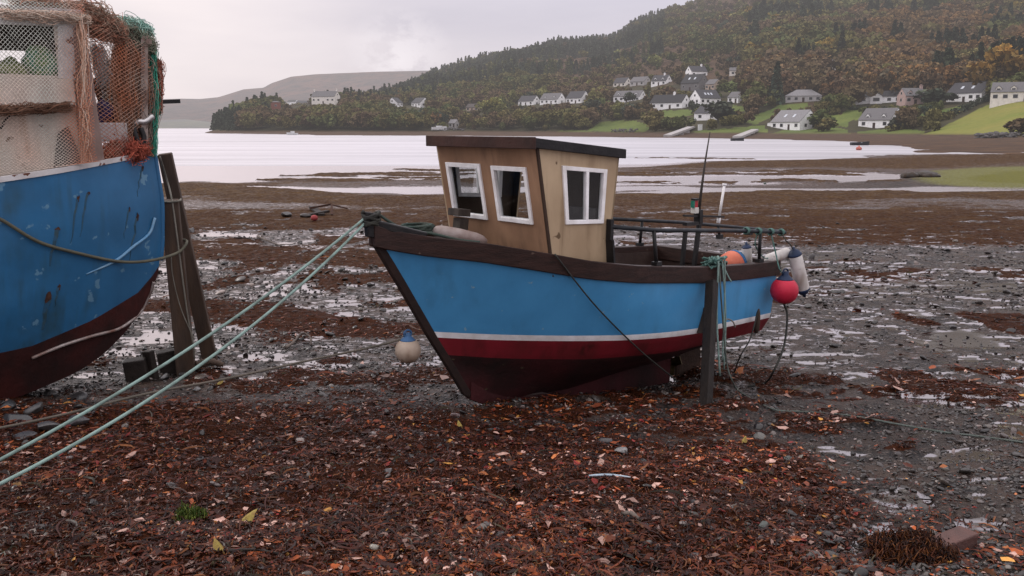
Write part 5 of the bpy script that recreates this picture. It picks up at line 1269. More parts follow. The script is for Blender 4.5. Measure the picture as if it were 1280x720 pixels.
mb = MB(); mb.hexa([K(s_e-.08, -WN-.08, zt), K(s_e-.08, WN+.06, zt), K(3.5, WN+.06, zt+.03), K(3.5, -WN-.08, zt+.03), K(s_e-.08, -WN-.08, zt+.07), K(s_e-.08, WN+.06, zt+.07), K(3.5, WN+.06, zt+.1), K(3.5, -WN-.08, zt+.1)]); mb.build('roof', surf('grey_roof_paint', (.48, .36, .35), (.25, .23, .22), 4, .7), cab, bevel=.01)
# window trim, sill shelf with dark underside, white corner post
mb = MB(); mb.beam(W(84, 26, .03), W(84, 99, .03), .085, .03, LN); mb.build('window_post', RIM, cab)
mb = MB(); mb.beam(W(-60, 25, .02), W(78, 29, .02), .03, .03, LN); mb.build('window_header', RIM, cab)
mb = MB(); mb.hexa([K(3.4, WN, 2.93), K(s_e+.05, WN, pl_n(88, 130, WN)[1]), K(s_e+.05, WN+.14, pl_n(88, 132, WN)[1]), K(3.4, WN+.14, 2.93), K(3.4, WN, 3.24), K(s_e+.05, WN, pl_n(88, 99, WN)[1]), K(s_e+.05, WN+.07, pl_n(88, 99, WN)[1]), K(3.4, WN+.07, 3.24)]); mb.build('sill', surf('sill_paint', (.55, .48, .42), (.42, .35, .30), 4, .7, streak=((.16, .08, .05), .6, 6)), cab, bevel=.01)
mb = MB(); mb.beam(W(-60, 136, .10), W(84, 134, .10), .035, .03, LN); mb.build('sill_underside', DWOOD, cab)  # dark strip set along the underside of the sill shelf
mb = MB(); mb.add([W(66, 213, .03), W(103, 203, .03), W(85, 158, .03), W(72, 165, .03)], [(3, 2, 1, 0), (0, 1, 2, 3)]); mb.build('triangular_board', surf('grey_board', (.24, .22, .21), (.17, .15, .14), 4, .8), cab)
mb = MB(); mb.tube(spline([W(0, 162, .03), W(10, 146, .03), W(24, 141, .03), W(40, 140, .03)], 16), .012, 6); mb.build('cable', BLKW, cab)
# leaning grey-brown board at the wheelhouse corner and gantry over the bow
mb = MB(); mb.hexa([KN(101, 207, .66), KN(131, 203, .60), KN(131, 203, .56), KN(101, 207, .62), KN(91, 34, .62), KN(107, 34, .60), KN(107, 34, .56), KN(91, 34, .58)]); mb.build('leaning_board', surf('pinkish_board', (.30, .215, .19), (.20, .14, .12), 3, .8, streak=((.12, .06, .04), .6, 8)), cab)
gn = .22
mb = MB(); mb.beam(KN(180, 192, gn), KN(180, 45, gn), .035, .035, LA); mb.beam(KN(150, 195, -.1), KN(150, 40, -.1), .035, .035, LA); mb.beam(KN(98, 22, .4), KN(186, 52, .12), .03, .03); mb.beam(KN(98, 22, -.4), KN(186, 52, -.12), .03, .03); mb.beam(KN(186, 52, .25), KN(186, 52, -.3), .03, .03); mb.build('gantry', surf('gantry_paint', (.33, .28, .25), (.15, .09, .07), 5, .7), big)
mb = MB(); mb.beam(KN(186, 128, -.1), KN(225, 126.5, -.1), .022, .022); mb.build('boom', BLKW, big)
# fairlead: bent chrome tube over a dark roller
fl = empty('fairlead', ORG[big.name]); fl.parent = big; fl.location = (0, 0, 0)
CHR = surf('dull_chrome', (.55, .53, .52), (.40, .38, .37), 8, .3, metal=.7)
MB().tube(spline([KN(167, 158, .26), KN(172, 152, .26), KN(181, 152, .26), KN(191, 145, .24)], 16), .032, 10).build('horn', CHR, fl, smooth=True)
MB().tube(spline([KN(167, 155, .27), KN(169, 168, .30), KN(176, 182, .29), KN(180, 172, .27), KN(176, 160, .26)], 18), .028, 8).build('horn', BLKW, fl, smooth=True)
# clutter inside: box, blue bag, white dish
mb = MB(); mb.box(KN(139, 165, .1), .14, .2, .10, np.array([LA, LN, ZU])); tag(mb.build('fish_box', surf('white_plastic', (.62, .60, .60), (.48, .45, .45), 4, .5), bevel=.015), 'white plastic box on the deck of the large boat behind the netting', 'box')
q = np.random.default_rng(4)
def lump(name, c, r, mat, label, cat, seed):
    q = np.random.default_rng(seed); n, m_ = 16, 10; V = []
    for i in range(m_+1):
        ph = math.pi*i/m_
        for j in range(n):
            t = 2*math.pi*j/n; d_ = np.array([math.sin(ph)*math.cos(t), math.sin(ph)*math.sin(t), math.cos(ph)])
            k = 1+.5*(vnoise(d_[0]*2+seed*3.1+5, d_[1]*2+d_[2]*1.7, seed)-.5)+.25*(vnoise(d_[0]*5+9, d_[1]*5+d_[2]*4, seed+1)-.5); V.append(c+d_*np.array(r)*k)
    F = [(i*n+j, (i+1)*n+j, (i+1)*n+(j+1) % n, i*n+(j+1) % n) for i in range(m_) for j in range(n)]
    return tag(mesh_np(name, V, F, mat, smooth=True), label, cat)
lump('bag', KN(133, 140, .1), (.12, .15, .15), surf('purple_cloth', (.06, .045, .16), (.03, .03, .08), 9, .8), 'purple-blue cloth bag behind the netting of the large boat', 'bag', 3)
lump('sack', KN(130, 112, .05), (.10, .13, .16), surf('brown_sack', (.10, .045, .03), (.06, .03, .02), 9, .9), 'brown sack hung above the purple-blue bag', 'sack', 6)
lump('rope_heap', KN(56, 84, .33), (.20, .12, .20), surf('green_heap', (.10, .26, .18), (.20, .26, .09), 14, .9, .8, 30), 'heap of green netting and rope inside the wheelhouse window', 'net', 8)
lump('rope_heap', KN(14, 90, .36), (.17, .12, .12), surf('olive_heap', (.22, .24, .10), (.10, .13, .06), 14, .9, .8, 30), 'yellow-green rope heap in the left part of the wheelhouse window', 'net', 10)
lump('cloth', L(-.60, .42, 1.72), (.17, .20, .15), surf('grey_cloth', (.34, .34, .35), (.16, .16, .17), 11, .9, .6, 20), 'crumpled grey cloth on the seat behind the side window of the small boat', 'cloth', 21)
# ---- nets (real twine)
def twine(name, polys, r, cols, label, sides=3, group=None):
    """polys (N,K,3), cols (N,3) or (N,K,3)"""
    V, F = tubes_np(polys, r, sides); N, Kk = polys.shape[:2]; c = np.asarray(cols); c = c[:, None] if c.ndim == 2 else c
    c = np.broadcast_to(c, (N, Kk, 3)); c = np.repeat(c.reshape(-1, 3), sides, 0)
    return tag(mesh_np(name, V, F, attr_mat('twine', .85, .2), col=c), label, 'fishing net', group)
def net_sheet(fn, nu, nv, kk):
    """diamond mesh over surface fn(p,q), p,q in 0..1"""
    out = []
    for sgn in (1, -1):
        for c in range(-nv, nu+1) if sgn > 0 else range(0, nu+nv+1):
            t = np.linspace(0, 1, kk); q = t; p = (c+sgn*t*nv)/nu; out.append(np.stack([p, q], 1))
    A_ = np.array(out); p, q = A_[..., 0], A_[..., 1]
    seg = []
    for i in range(len(A_)):
        ok = (p[i] >= 0) & (p[i] <= 1); k = np.where(ok)[0]
        if len(k) > 2: pp = np.linspace(p[i][k[0]], p[i][k[-1]], kk); qq = np.linspace(q[i][k[0]], q[i][k[-1]], kk); seg.append(np.stack([pp, qq], 1))
    A_ = np.array(seg); return fn(A_[..., 0], A_[..., 1]), A_
prof_q = [0, .08, .14, .42, .50, .56, .62, .85, 1.0]
prof_n = [.0, .55, .625, .64, .70, .735, .70, .74, .84]
prof_z = [3.99, 3.965, 3.86, 3.26, 3.12, 2.96, 2.90, 2.50, 2.29]
def drape(p, q):
    s = s_e-.10+p*1.5; n_ = np.interp(q, prof_q, prof_n); z_ = np.interp(q, prof_q, prof_z)
    wob = (fbm(s*3, q*5, 3, 5)-.5); s2 = s+.06*(fbm(s*4, q*6, 2, 8)-.5)
    n_ = n_+.05*wob+.012; z_ = z_+.03*(fbm(s*5, q*3, 2, 12)-.5)
    z_ = np.maximum(z_, np.interp(s, [b[0] for b in BZ], [b[1] for b in BZ])+.035)
    return B0+s2[..., None]*LA+n_[..., None]*LN+z_[..., None]*ZU
P, A_ = net_sheet(drape, 40, 50, 110)
t_ = np.clip((A_[..., 1]-.12)/.5, 0, 1)[..., None]; nz_ = vnoise(A_[..., 0]*7, A_[..., 1]*7, 3)[..., None]
red = np.clip(sstep(.25, .0, A_[..., 0])[..., None]*1.2+t_*.5-.25+.7*(nz_-.5), 0, 1)
cols = np.array([.42, .43, .38])*(1-red)+np.array([.34, .14, .085])*red; cols = cols*(.7+.6*nz_)
twine('fishing_net', P, .0030, cols*1.5, 'pale diamond-mesh net draped over the window and wall of the large boat')
def drape2(p, q):      # second net between wheelhouse corner and gantry
    u = 101+p*88; n_ = .62-.42*p+.05*np.sin(p*9+q*4)+.06*(fbm(p*6, q*5, 3, 4)-.5); v = 28+28*p+q*(178-34*p)
    u = u+5*np.sin(q*7+p*5)
    sh = np.array(p.shape); out = np.empty(p.shape+(3,))
    r = np.stack([u-640, FPX*CP-(v-360)*SP, -FPX*SP-(v-360)*CP], -1); tt_ = ((B0+LN*0-CAM)@LN+n_)/(r@LN); return CAM+r*tt_[..., None]
P, A_ = net_sheet(drape2, 15, 32, 80); nz_ = vnoise(A_[..., 0]*5, A_[..., 1]*6, 13)[..., None]
twine('fishing_net', P, .0032, np.array([.48, .16, .08])*(1-nz_)+np.array([.42, .34, .28])*nz_, 'rusty orange net hung between wheelhouse corner and bow gantry')
def bundle(u0, v0, u1, v1, wpx, n_pl, ns_, col, col2, label, seed, fuzz=.05, r=.0035, kk=16):
    q = np.random.default_rng(seed); t = np.linspace(0, 1, kk); out = []
    P0, P1 = KN(u0, v0, n_pl), KN(u1, v1, n_pl); wd = wpx*9.2/1118; ax = (P1-P0)/np.linalg.norm(P1-P0); sd = np.cross(ax, LN); sd /= np.linalg.norm(sd)
    off = q.normal(0, .5, (ns_, 2)); ph = q.random((ns_, 3))*20
    C = P0+(P1-P0)*t[:, None]
    o = off[:, None, :]*np.array([wd*.62, .07])*(.55+.6*np.sin(t*3.0+.4)[None, :, None])
    wob = np.stack([vnoise(t[None]*7+ph[:, :1], ph[:, 1:2]+0*t, 2)-.5, vnoise(t[None]*6+ph[:, 1:2], ph[:, 2:3]+0*t, 4)-.5, vnoise(t[None]*9+ph[:, 2:3], ph[:, :1]+0*t, 6)-.5], -1)
    P = C[None]+o[..., :1]*sd+o[..., 1:]*LN+wob*fuzz*2.6
    nz_ = q.random((ns_, 1)); c = np.array(col)*(1-nz_)+np.array(col2)*nz_
    return twine('net_bundle', P, r, c*1.6*(.5+.9*q.random((ns_, 1))), label)
bundle(92, 16, 152, 44, 26, .34, 520, (.26, .11, .07), (.20, .17, .13), 'roll of brown and orange net along the roof edge of the large boat', 1, .06)
bundle(140, 36, 189, 58, 20, .16, 380, (.22, .18, .14), (.10, .14, .10), 'tangled olive net heaped on the top of the gantry', 2, .065)
bundle(148, 32, 187, 40, 14, .10, 300, (.16, .30, .25), (.26, .36, .31), 'mint green net lying on top of the gantry', 3, .05)
bundle(157, 60, 156, 196, 24, .18, 420, (.30, .11, .05), (.22, .14, .10), 'orange-brown net hanging in the middle of the gantry', 4, .07)
bundle(171, 60, 178, 185, 20, .12, 300, (.20, .15, .115), (.10, .08, .07), 'dark grey-brown net hanging left of the green one', 5, .06)
bundle(189, 62, 190, 192, 8, .05, 220, (.035, .15, .10), (.05, .24, .17), 'green net hanging at the bow end of the gantry', 6, .04)
bundle(196, 78, 196, 140, 6, .0, 150, (.26, .09, .06), (.17, .07, .05), 'short red-brown net tail at the outer edge of the gantry', 7, .05)
bundle(135, 192, 178, 186, 18, .24, 260, (.36, .09, .055), (.24, .07, .05), 'red net heaped on the bow rim under the fairlead', 8, .09)
bundle(20, 8, 96, 14, 16, .45, 260, (.30, .24, .20), (.28, .14, .09), 'ragged pale net edge on the wheelhouse roof', 9, .07)
bundle(-30, 140, 86, 133, 3, .76, 70, (.13, .065, .04), (.08, .05, .035), 'dark brown net bunched under the window sill', 11, .05)
bundle(101, 24, 108, 205, 7, .68, 34, (.34, .17, .10), (.40, .33, .27), 'thin orange and cream net fold hanging at the wheelhouse corner', 12, .045, .003)
bundle(0, 17, 110, 24, 6, .68, 60, (.42, .36, .30), (.34, .22, .16), 'cream net fold along the head of the wheelhouse window', 13, .05, .003)
bundle(119, 60, 138, 120, 12, .12, 160, (.42, .42, .42), (.30, .31, .32), 'pale grey net hanging in the gap beside the leaning board', 15, .06, .003)
# ---- leaning timbers
OLDW = surf('old_pile_wood', (.088, .058, .042), (.034, .024, .019), 4, .75, .5, 25, stretch=(1, 1, .22), streak=((.10, .045, .015), .5, 6))
def post(ub, vb, Y, ut, vt, Yt, w_, label, taper=.9):
    b_ = at(ub, vb, Y); b_[2] = gz(b_[0], b_[1])-.15; t_ = at(ut, vt, Yt); o = MB().beam(b_, t_, w_, w_*.85, (1, .3, 0), w2=w_*taper, h2=w_*.85*taper).build('timber_post', OLDW, bevel=.012); return tag(o, label, 'post'), b_, t_
_, pb1, pt1 = post(265, 446, 11.0, 206, 192, 10.75, .105, 'taller dark timber post leaning behind the bow of the large boat')
_, pb2, pt2 = post(233, 458, 10.35, 212, 250, 10.25, .125, 'shorter brown timber post in front, lashed with pale cord')
# cords
rope('rope', spline([hull_at(-40, 258, .03), hull_at(0, 272, .03), hull_at(48, 303, .03), hull_at(100, 317, .035), hull_at(150, 325, .05), at(190, 325.5, 9.6), at(222, 316, 10.05), at(233, 304, 10.2), at(229, 300, 10.42), at(206, 303, 10.40)], 60), .017, rope_mat('olive_rope', (.14, .13, .085)), 'slack olive rope slung across the blue hull to the leaning posts')
rope('cord', spline([at(200, 196, 10.0), at(208, 222, 10.3), at(215, 250, 10.16), at(222, 300, 10.13), at(234, 390, 10.18), at(242, 432, 10.2), at(243, 448, 10.25)], 40), .010, PROPE, 'pale cord running down the front of the shorter post', 'cord')
rope('cord', spline([at(203, 252, 10.15), at(213, 252.5, 10.12), at(224, 251, 10.15), at(226, 249, 10.35)], 16), .012, PROPE, 'pale cord lashed round the head of the shorter post', 'cord')
rope('cord', spline([at(214, 320, 10.12), at(216, 345, 10.13), at(226, 385, 10.14), at(243, 425, 10.2)], 24), .006, PROPE, 'thin slack cord across the face of the shorter post', 'cord')

# ------------------------------------------------------------------ ropes of the small boat
bowp = L(1.30, 0, 1.99)
def to_ground(u, v, dz=0.0): P = on_ground(u, v); return P+np.array([0, 0, dz])
e1, e2 = at(-60, 606, 4.8), at(-60, 634, 4.5)
rope('mooring_rope', catenary(bowp, e1, .12, 50), .0115, GROPE, 'upper of two pale green mooring ropes from the bow to the lower left', group=None)
rope('mooring_rope', catenary(bowp+np.array([.01, .02, -.03]), e2, .20, 50), .0115, GROPE, 'lower of two pale green mooring ropes from the bow to the lower left')
rope('thin_line', spline([at(-40, 540, 6.3), at(0, 535, 6.4), at(80, 518, 6.7), at(180, 493, 7.0), at(280, 474, 7.25), at(380, 452, 7.5), at(460, 435, 7.72), at(500, 424.5, 7.72), at(518, 416, 7.85)], 60), .011, rope_mat('tan_line', (.16, .13, .10)), 'thin tan line carrying the white buoy, stretched low to the left', 'rope')
rope('thin_line', spline([P_b(694, 318, .83), P_b(699, 325, .86), P_b(745, 383, .86), P_b(800, 438, .82), P_b(846, 476, .72)], 30), .008, DROPE, 'thin black line slanting down the port side of the small blue boat', 'rope')
# lashing at the stem head and ropes on the foredeck
q = np.random.default_rng(1); c = L(1.25, 0, 1.97); pts = []
for t in np.linspace(0, 1, 90): 
    a_ = t*2*math.pi*6; pts.append(c+FW*(.075*math.cos(a_))+PT*(.065*math.sin(a_))+ZU*(-.05+.10*t+.02*math.sin(a_*1.7)))
rope('lashing', pts, .015, DROPE, 'dark rope turns lashed around the stem head of the small boat', 'rope')
rope('deck_rope', spline([L(1.2, .02, 2.02), P_b(490, 279, .05), P_b(510, 288, .10), P_b(540, 292, .25), P_b(575, 300, .40), P_b(600, 303, .5)], 40), .013, rope_mat('dark_green_rope', (.035, .07, .055)), 'dark green rope led from the stem head along the foredeck', 'rope')
q = np.random.default_rng(12); c = P_b(522, 289, -.05); pts = []
for t in np.linspace(0, 1, 120):
    a_ = t*2*math.pi*7; pts.append(c+FW*(.17*math.cos(a_)*(.7+.3*q.random()))+PT*(.13*math.sin(a_)*(.7+.3*q.random()))+ZU*(-.02+.08*t))
rope('rope_coil', pts, .012, rope_mat('dark_green_rope', (.035, .07, .055)), 'untidy coil of dark green rope on the foredeck behind the stem', 'rope')
# green rope bundle over the gunwale beside the leg
HB = 1.06
def hang(u0, v0, u1, v1, bow_, r, lab, mat=GROPE, extra=()):
    rope('hanging_rope', spline([P_b(u0-6, v0+4, .80), P_b(u0-2, v0-3, .95), P_b(u0, v0+2, 1.03), P_b((u0+u1)/2+bow_, (v0+v1)/2, HB), P_b(u1, v1, HB+.03)]+list(extra), 40), r, mat, lab, 'rope', 'green ropes hanging over the gunwale')
hang(898, 326, 900, 470, -3, .011, 'green rope hanging over the gunwale beside the timber leg')
hang(903, 328, 905, 462, 3, .009, 'green rope hanging over the gunwale beside the timber leg')
hang(906, 326, 903, 450, 1, .009, 'green rope hanging over the gunwale beside the timber leg')
g1, g2, g3, g4 = to_ground(925, 492, .02), to_ground(965, 513, .015), to_ground(1040, 519, .015), to_ground(1120, 532, .015)
rope('trailing_rope', spline([P_b(899, 330, 1.03), P_b(902, 380, 1.08), P_b(908, 450, 1.10), at(915, 475, 9.05), g1, g2, to_ground(1000, 516, .012), g3, to_ground(1080, 524, .012), g4, to_ground(1180, 542, .012), to_ground(1230, 548, .012), to_ground(1330, 562, .012)], 110), .009, rope_mat('muddy_rope', (.15, .18, .155)), 'long green rope trailing from the stern across the mud to the right')
q = np.random.default_rng(8); c = P_b(893, 331, .96); pts = []
for t in np.linspace(0, 1, 160):
    a_ = t*2*math.pi*8; k = .6+.5*q.random(); pts.append(c+FW*(.13*math.cos(a_)*k)+PT*(.08*math.sin(a_*1.13)*k)+ZU*(.03+.05*math.sin(a_*.7)*k))
rope('rope_hank', pts, .0095, TROPE, 'knotted hank of teal rope on the gunwale above the leg', 'rope')
rope('hanging_rope', spline([P_b(903, 330, 1.02), P_b(910, 345, 1.05), P_b(914, 352, 1.06)], 12), .008, GROPE, 'short frayed green rope end below the hank', 'rope')
rope('hanging_rope', spline([P_b(903, 405, 1.05), P_b(909, 399, 1.06), P_b(916, 402, 1.06), P_b(919, 409, 1.06)], 14), .008, PROPE, 'short pale rope loop standing out from the hanging ropes', 'rope')
# ropes round the rail, and tails of the buoy
for k, (u, t_) in enumerate(((933, .0), (948, .3), (965, .62), (977, .9))):
    c = onrail(n2, n3, t_); pts = [c+(PT*math.cos(a_)+ZU*math.sin(a_))*.034+FW*(.03*(a_/30-.5)) for a_ in np.linspace(0, 30, 60)]
    rope('rail_lashing', pts, .009, TROPE, 'teal rope turns on the stern rail, %s from the wheelhouse' % ('first', 'second', 'third', 'last')[k], 'rope')
rope('lanyard', spline([onrail(n2, n3, .9), P_b(982, 300, .98), P_b(988, 306, 1.0), P_b(992, 313, 1.0)], 14), .007, DROPE, 'dark lanyard of the upright white fender', 'rope')
rope('lanyard', spline([onrail(n2, n3, .62), P_b(970, 318, .98), P_b(974, 335, 1.06), P_b(979, 343, 1.10)], 16), .008, TROPE, 'teal lanyard of the red ball buoy', 'rope')
rope('lanyard', spline([onrail(n2, n3, .3), P_b(944, 306, .88), P_b(955, 322, .86), P_b(965, 321, .86)], 16), .007, TROPE, 'teal lanyard of the fender lying on the rail corner', 'rope')
rope('buoy_tail', spline([cR-ZU*.15, P_b(984, 395, 1.12), P_b(980, 432, 1.2), P_b(968, 462, 1.25), to_ground(957, 479, .01), to_ground(935, 484, .01)], 40), .012, DROPE, 'dark rope hanging from the red ball buoy to the mud')
rope('buoy_tail', spline([P_b(948, 388, .99), P_b(944, 402, 1.0), P_b(937, 425, 1.03), P_b(925, 446, 1.05), to_ground(918, 466, .01)], 30), .008, DROPE, 'thin dark line curving from the hull side to the mud near the stern')
MB().lathe(P_b(948.5, 386, .97), -ZU*.96+FW*.1-PT*.0, [(0, .008), (.04, .02), (.10, .028), (.22, .032), (.27, .02), (.28, .006)], 10).build('rubber_stop', surf('brown_rubber', (.03, .018, .014), (.05, .03, .02)), boat, smooth=True)

# ------------------------------------------------------------------ things lying on the shore
PEB = attr_mat('wet_stone', .32, .5, var=.3, bump=.35)
ico2 = None
def ico_sphere(sub=1):
    V_ = rock_V(np.random.default_rng(0), 1.0)*0; ph = (1+5**.5)/2
    V_ = np.array([(-1, ph, 0), (1, ph, 0), (-1, -ph, 0), (1, -ph, 0), (0, -1, ph), (0, 1, ph), (0, -1, -ph), (0, 1, -ph), (ph, 0, -1), (ph, 0, 1), (-ph, 0, -1), (-ph, 0, 1)]); V_ /= np.linalg.norm(V_, axis=1)[:, None]; F_ = ICO
    for _ in range(sub):
        V_ = list(map(tuple, V_)); mid = {}; nf = []
        def m_(a, b):
            k = (min(a, b), max(a, b))
            if k not in mid: p = (np.array(V_[a])+np.array(V_[b])); p /= np.linalg.norm(p); mid[k] = len(V_); V_.append(tuple(p))
            return mid[k]
        for a, b, c in F_: ab, bc, ca = m_(a, b), m_(b, c), m_(c, a); nf += [(a, ab, ca), (b, bc, ab), (c, ca, bc), (ab, bc, ca)]
        V_ = np.array(V_); F_ = np.array(nf)
    return V_, F_
S1V, S1F = ico_sphere(1); S3V, S3F = ico_sphere(3)
def shapes(SV, k, seed):
    q = np.random.default_rng(seed); out = []
    for _ in range(k):
        V_ = SV.copy(); 
        for c in range(7):   # flatten random facets: angular shingle
            n_ = q.normal(size=3); n_ /= np.linalg.norm(n_); h_ = q.uniform(.45, .85); dd = V_@n_; V_ = V_-np.maximum(dd-h_, 0)[:, None]*n_*.9
        out.append(V_*np.array([1, q.uniform(.55, .9), q.uniform(.28, .6)]))
    return out
def stone_colour(q, n):
    b = q.choice([.014, .027, .045, .08, .16], n, p=[.25, .32, .25, .13, .05])[:, None]*(.7+.6*q.random((n, 1)))
    return b*np.array([1.18, .96, .84])*(1+.10*(q.random((n, 3))-.5))
SH1 = shapes(S1V, 14, 3); SH3 = shapes(S3V, 12, 5)
# single stones the photo shows
def stone(u, v, wpx, colr, label, seed, P=None, flat=1.0, group=None):
    q = np.random.default_rng(seed); P = on_ground(u, v) if P is None else P; r = wpx*.5*P[1]/1118
    V_ = SH3[seed % 12]*np.array([r, r*.95, r*flat]); a = q.random()*6.28; V_ = np.stack([V_[:, 0]*math.cos(a)-V_[:, 1]*math.sin(a), V_[:, 0]*math.sin(a)+V_[:, 1]*math.cos(a), V_[:, 2]], 1)
    V_ = V_*(1+.10*(fbm(V_[:, 0]/r*2+seed, V_[:, 1]/r*2+V_[:, 2]/r, 3, seed)-.5))[:, None]
    o = mesh_np('stone', V_+P+np.array([0, 0, r*.22*flat]), S3F, PEB, col=np.tile(np.array(colr), (len(V_), 1)), smooth=True); o.data.set_sharp_from_angle(angle=R(40))
    return tag(o, label, 'stone', group)
for k, (u, v, w_, c, lab) in enumerate([
    (778, 566, 26, (.20, .19, .18), 'pale grey stone lying alone in front of the small blue boat'), (758, 553, 22, (.05, .045, .045), 'dark rounded stone left of the pale one under the boat'),
    (805, 580, 20, (.045, .045, .042), 'flat dark stone right of the pale stone'), (985, 578, 24, (.055, .065, .055), 'greenish flat stone on the gravel right of the weed'),
    (1077, 664, 20, (.05, .055, .06), 'blue-grey stone at the top of the small puddle'), (1127, 678, 22, (.045, .05, .055), 'dark blue-grey stone left of the brick'),
    (955, 658, 18, (.05, .06, .05), 'green-grey stone in the weed, right of centre'), (486, 590, 17, (.13, .12, .115), 'grey stone among the leaves below the mooring ropes'),
    (950, 548, 20, (.09, .085, .075), 'small tan stone near the foot of the timber leg'), (62, 494, 35, (.11, .105, .10), 'light stone on top of the pile under the large blue hull'),
    (22, 528, 45, (.035, .034, .034), 'dark stone at the left of the pile under the large hull'), (58, 537, 40, (.06, .056, .055), 'mid-grey stone at the front of the pile under the large hull'),
    (28, 552, 45, (.07, .064, .062), 'lowest stone of the pile at the left edge'), (98, 500, 32, (.028, .026, .026), 'black stone right of the light one under the large hull'),
    (10, 512, 40, (.03, .03, .03), 'dark stone half hidden below the large hull'), (45, 515, 35, (.05, .047, .045), 'grey stone in the middle of the pile under the large hull'),
    (96, 528, 32, (.045, .04, .04), 'brown-grey stone right of the orange cobble'), (228, 470, 24, (.06, .055, .052), 'grey stone at the foot of the shorter timber post'),
    (252, 474, 20, (.08, .06, .05), 'pinkish stone right of the post foot'), (270, 448, 20, (.03, .027, .026), 'dark stone behind the foot of the taller post'),
    (206, 474, 20, (.035, .032, .03), 'dark stone left of the post foot'), (246, 488, 18, (.10, .095, .09), 'pale flat stone in front of the post foot'),
    (1045, 366, 15, (.03, .028, .027), 'dark stone at the edge of the wet flat right of the stern'), (1010, 384, 16, (.05, .045, .04), 'grey stone just behind the hanging fenders'),
    (1190, 410, 14, (.035, .03, .03), 'dark stone on the smooth mud at the right'), (358, 270, 16, (.025, .022, .02), 'dark weedy rock beyond the mooring ropes, left of the wreckage'),
    (382, 272, 18, (.03, .022, .018), 'dark weedy rock close left of the wreckage'), (956, 230, 7, (.03, .045, .03), 'small dark rock in the long pool'), (238, 290, 16, (.04, .036, .034), 'grey rock right of the leaning posts')]):
    stone(u, v, w_, c, lab, k)
stone(82, 520, 19, (.34, .07, .035), 'orange-red cobble in the pile under the large blue hull', 40)
# brick, plank pieces, plastic strip, yellow leaves
P = on_ground(1190, 686); mb = MB(); a = R(28); mb.box(P+np.array([0, 0, .035]), .125, .055, .04, np.array([[math.cos(a), math.sin(a), .05], [-math.sin(a), math.cos(a), .0], [0, -.05, 1]])); tag(mb.build('brick', surf('wet_brick', (.12, .06, .05), (.075, .045, .04), 9, .6, .4, 50), bevel=.008), 'reddish brick lying in the weed at the lower right', 'brick')
P0, P1 = on_ground(736, 600), on_ground(788, 602); mb = MB(); mb.tube(spline([P0+np.array([0, 0, .03]), (P0+P1)/2+np.array([0, .02, .032]), P1+np.array([0, 0, .03])], 12), [.004, .006, .007, .007, .007, .007, .007, .007, .006, .006, .005, .003], 6); tag(mb.build('plastic_strip', surf('pale_blue_plastic', (.34, .46, .55), (.55, .58, .60), 6, .4)), 'thin pale blue plastic strip on the brown weed', 'litter')
for k, (u, v, a_, sz, lab) in enumerate([(308, 655, .6, .075, 'largest yellow leaf, standing up in the brown weed at the lower left'), (274, 690, 2.2, .045, 'small yellow leaf below and left of the largest one'), (276, 481, .3, .05, 'yellow leaf near the foot of the posts'), (930, 555, 1.1, .035, 'small yellow leaf right of the timber leg'), (575, 535, 2, .04, 'yellow leaf in front of the red bow')]):
    P = on_ground(u, v); q = np.random.default_rng(k); mb = MB(); ax = np.array([[math.cos(a_), math.sin(a_)*.5, .55], [-math.sin(a_), math.cos(a_), .2], [0, 0, 1]]); n = 14
    pts = [P+np.array([0, 0, .03])+ax[0]*sz*math.cos(t)*(1-.25*abs(math.sin(2.5*t)))+ax[1]*sz*.62*math.sin(t)*(1-.25*abs(math.sin(2.5*t)))+ZU*.012*math.cos(2*t) for t in np.linspace(0, 6.28, n, endpoint=False)]
    pts.append(P+np.array([0, 0, .045])); mb.add(pts, [(i, (i+1) % n, n) for i in range(n)]); mb.beam(pts[n//2], pts[n//2]-ax[0]*sz*.5-ZU*.01, .002, .002); tag(mb.build('fallen_leaf', surf('yellow_leaf', (.33, .26, .06), (.22, .13, .04), 30, .6)), lab, 'leaf')
def branch(pts, r, mat, label, twigs=(), cat='driftwood'):
    mb = MB(); p = spline(pts, 16); mb.tube(p, np.linspace(r, r*.55, 16)*(1+.2*np.sin(np.arange(16)*2.1)), 7)
    for (i, d_) in twigs: mb.tube([p[i], p[i]+np.array(d_)*.5+ZU*.01, p[i]+np.array(d_)], [r*.6, r*.5, r*.25], 6)
    return tag(mb.build('driftwood', mat, smooth=True), label, cat)
DRIFT = surf('bleached_driftwood', (.16, .13, .11), (.07, .055, .048), 7, .8, .5, 30)
DRIFD = surf('dark_driftwood', (.03, .022, .018), (.018, .014, .012), 7, .6, .5, 30)
G = lambda u, v, dz: on_ground(u, v)+np.array([0, 0, dz])
branch([G(322, 297, .04), G(330, 302, .07), G(340, 305, .05), G(352, 309, .03)], .035, DRIFT, 'pale bent driftwood branch on the mud right of the posts', ((3, (.02, .05, .1)),))
branch([G(357, 436, .02), G(366, 433, .05), G(378, 424, .09), G(388, 427, .06), G(389, 433, .02)], .022, DRIFT, 'crooked pale stick arching over the shingle between the ropes', ((5, (-.05, -.02, .05)),))
branch([G(135, 432, .03), G(142, 424, .10), G(150, 420, .14), G(162, 421, .08)], .028, DRIFT, 'forked pale stick beside the keel of the large blue boat', ((6, (.1, 0, .02)),))
branch([G(292, 299, .03), G(305, 299, .03), G(320, 300, .02)], .03, DRIFD, 'dark straight stick on the mud left of the pale driftwood branch')
branch([G(285, 692, .015), G(320, 693, .025), G(355, 696, .012)], .010, DRIFD, 'thin dark twig lying at the bottom left among the leaves')
branch([G(905, 640, .01), G(925, 634, .02), G(945, 641, .012)], .008, DRIFT, 'thin pale twig in the weed at the lower right of centre')
branch([G(778, 645, .012), G(790, 649, .03), G(800, 653, .015)], .018, DRIFT, 'short tan stick in the brown weed below the plastic strip')
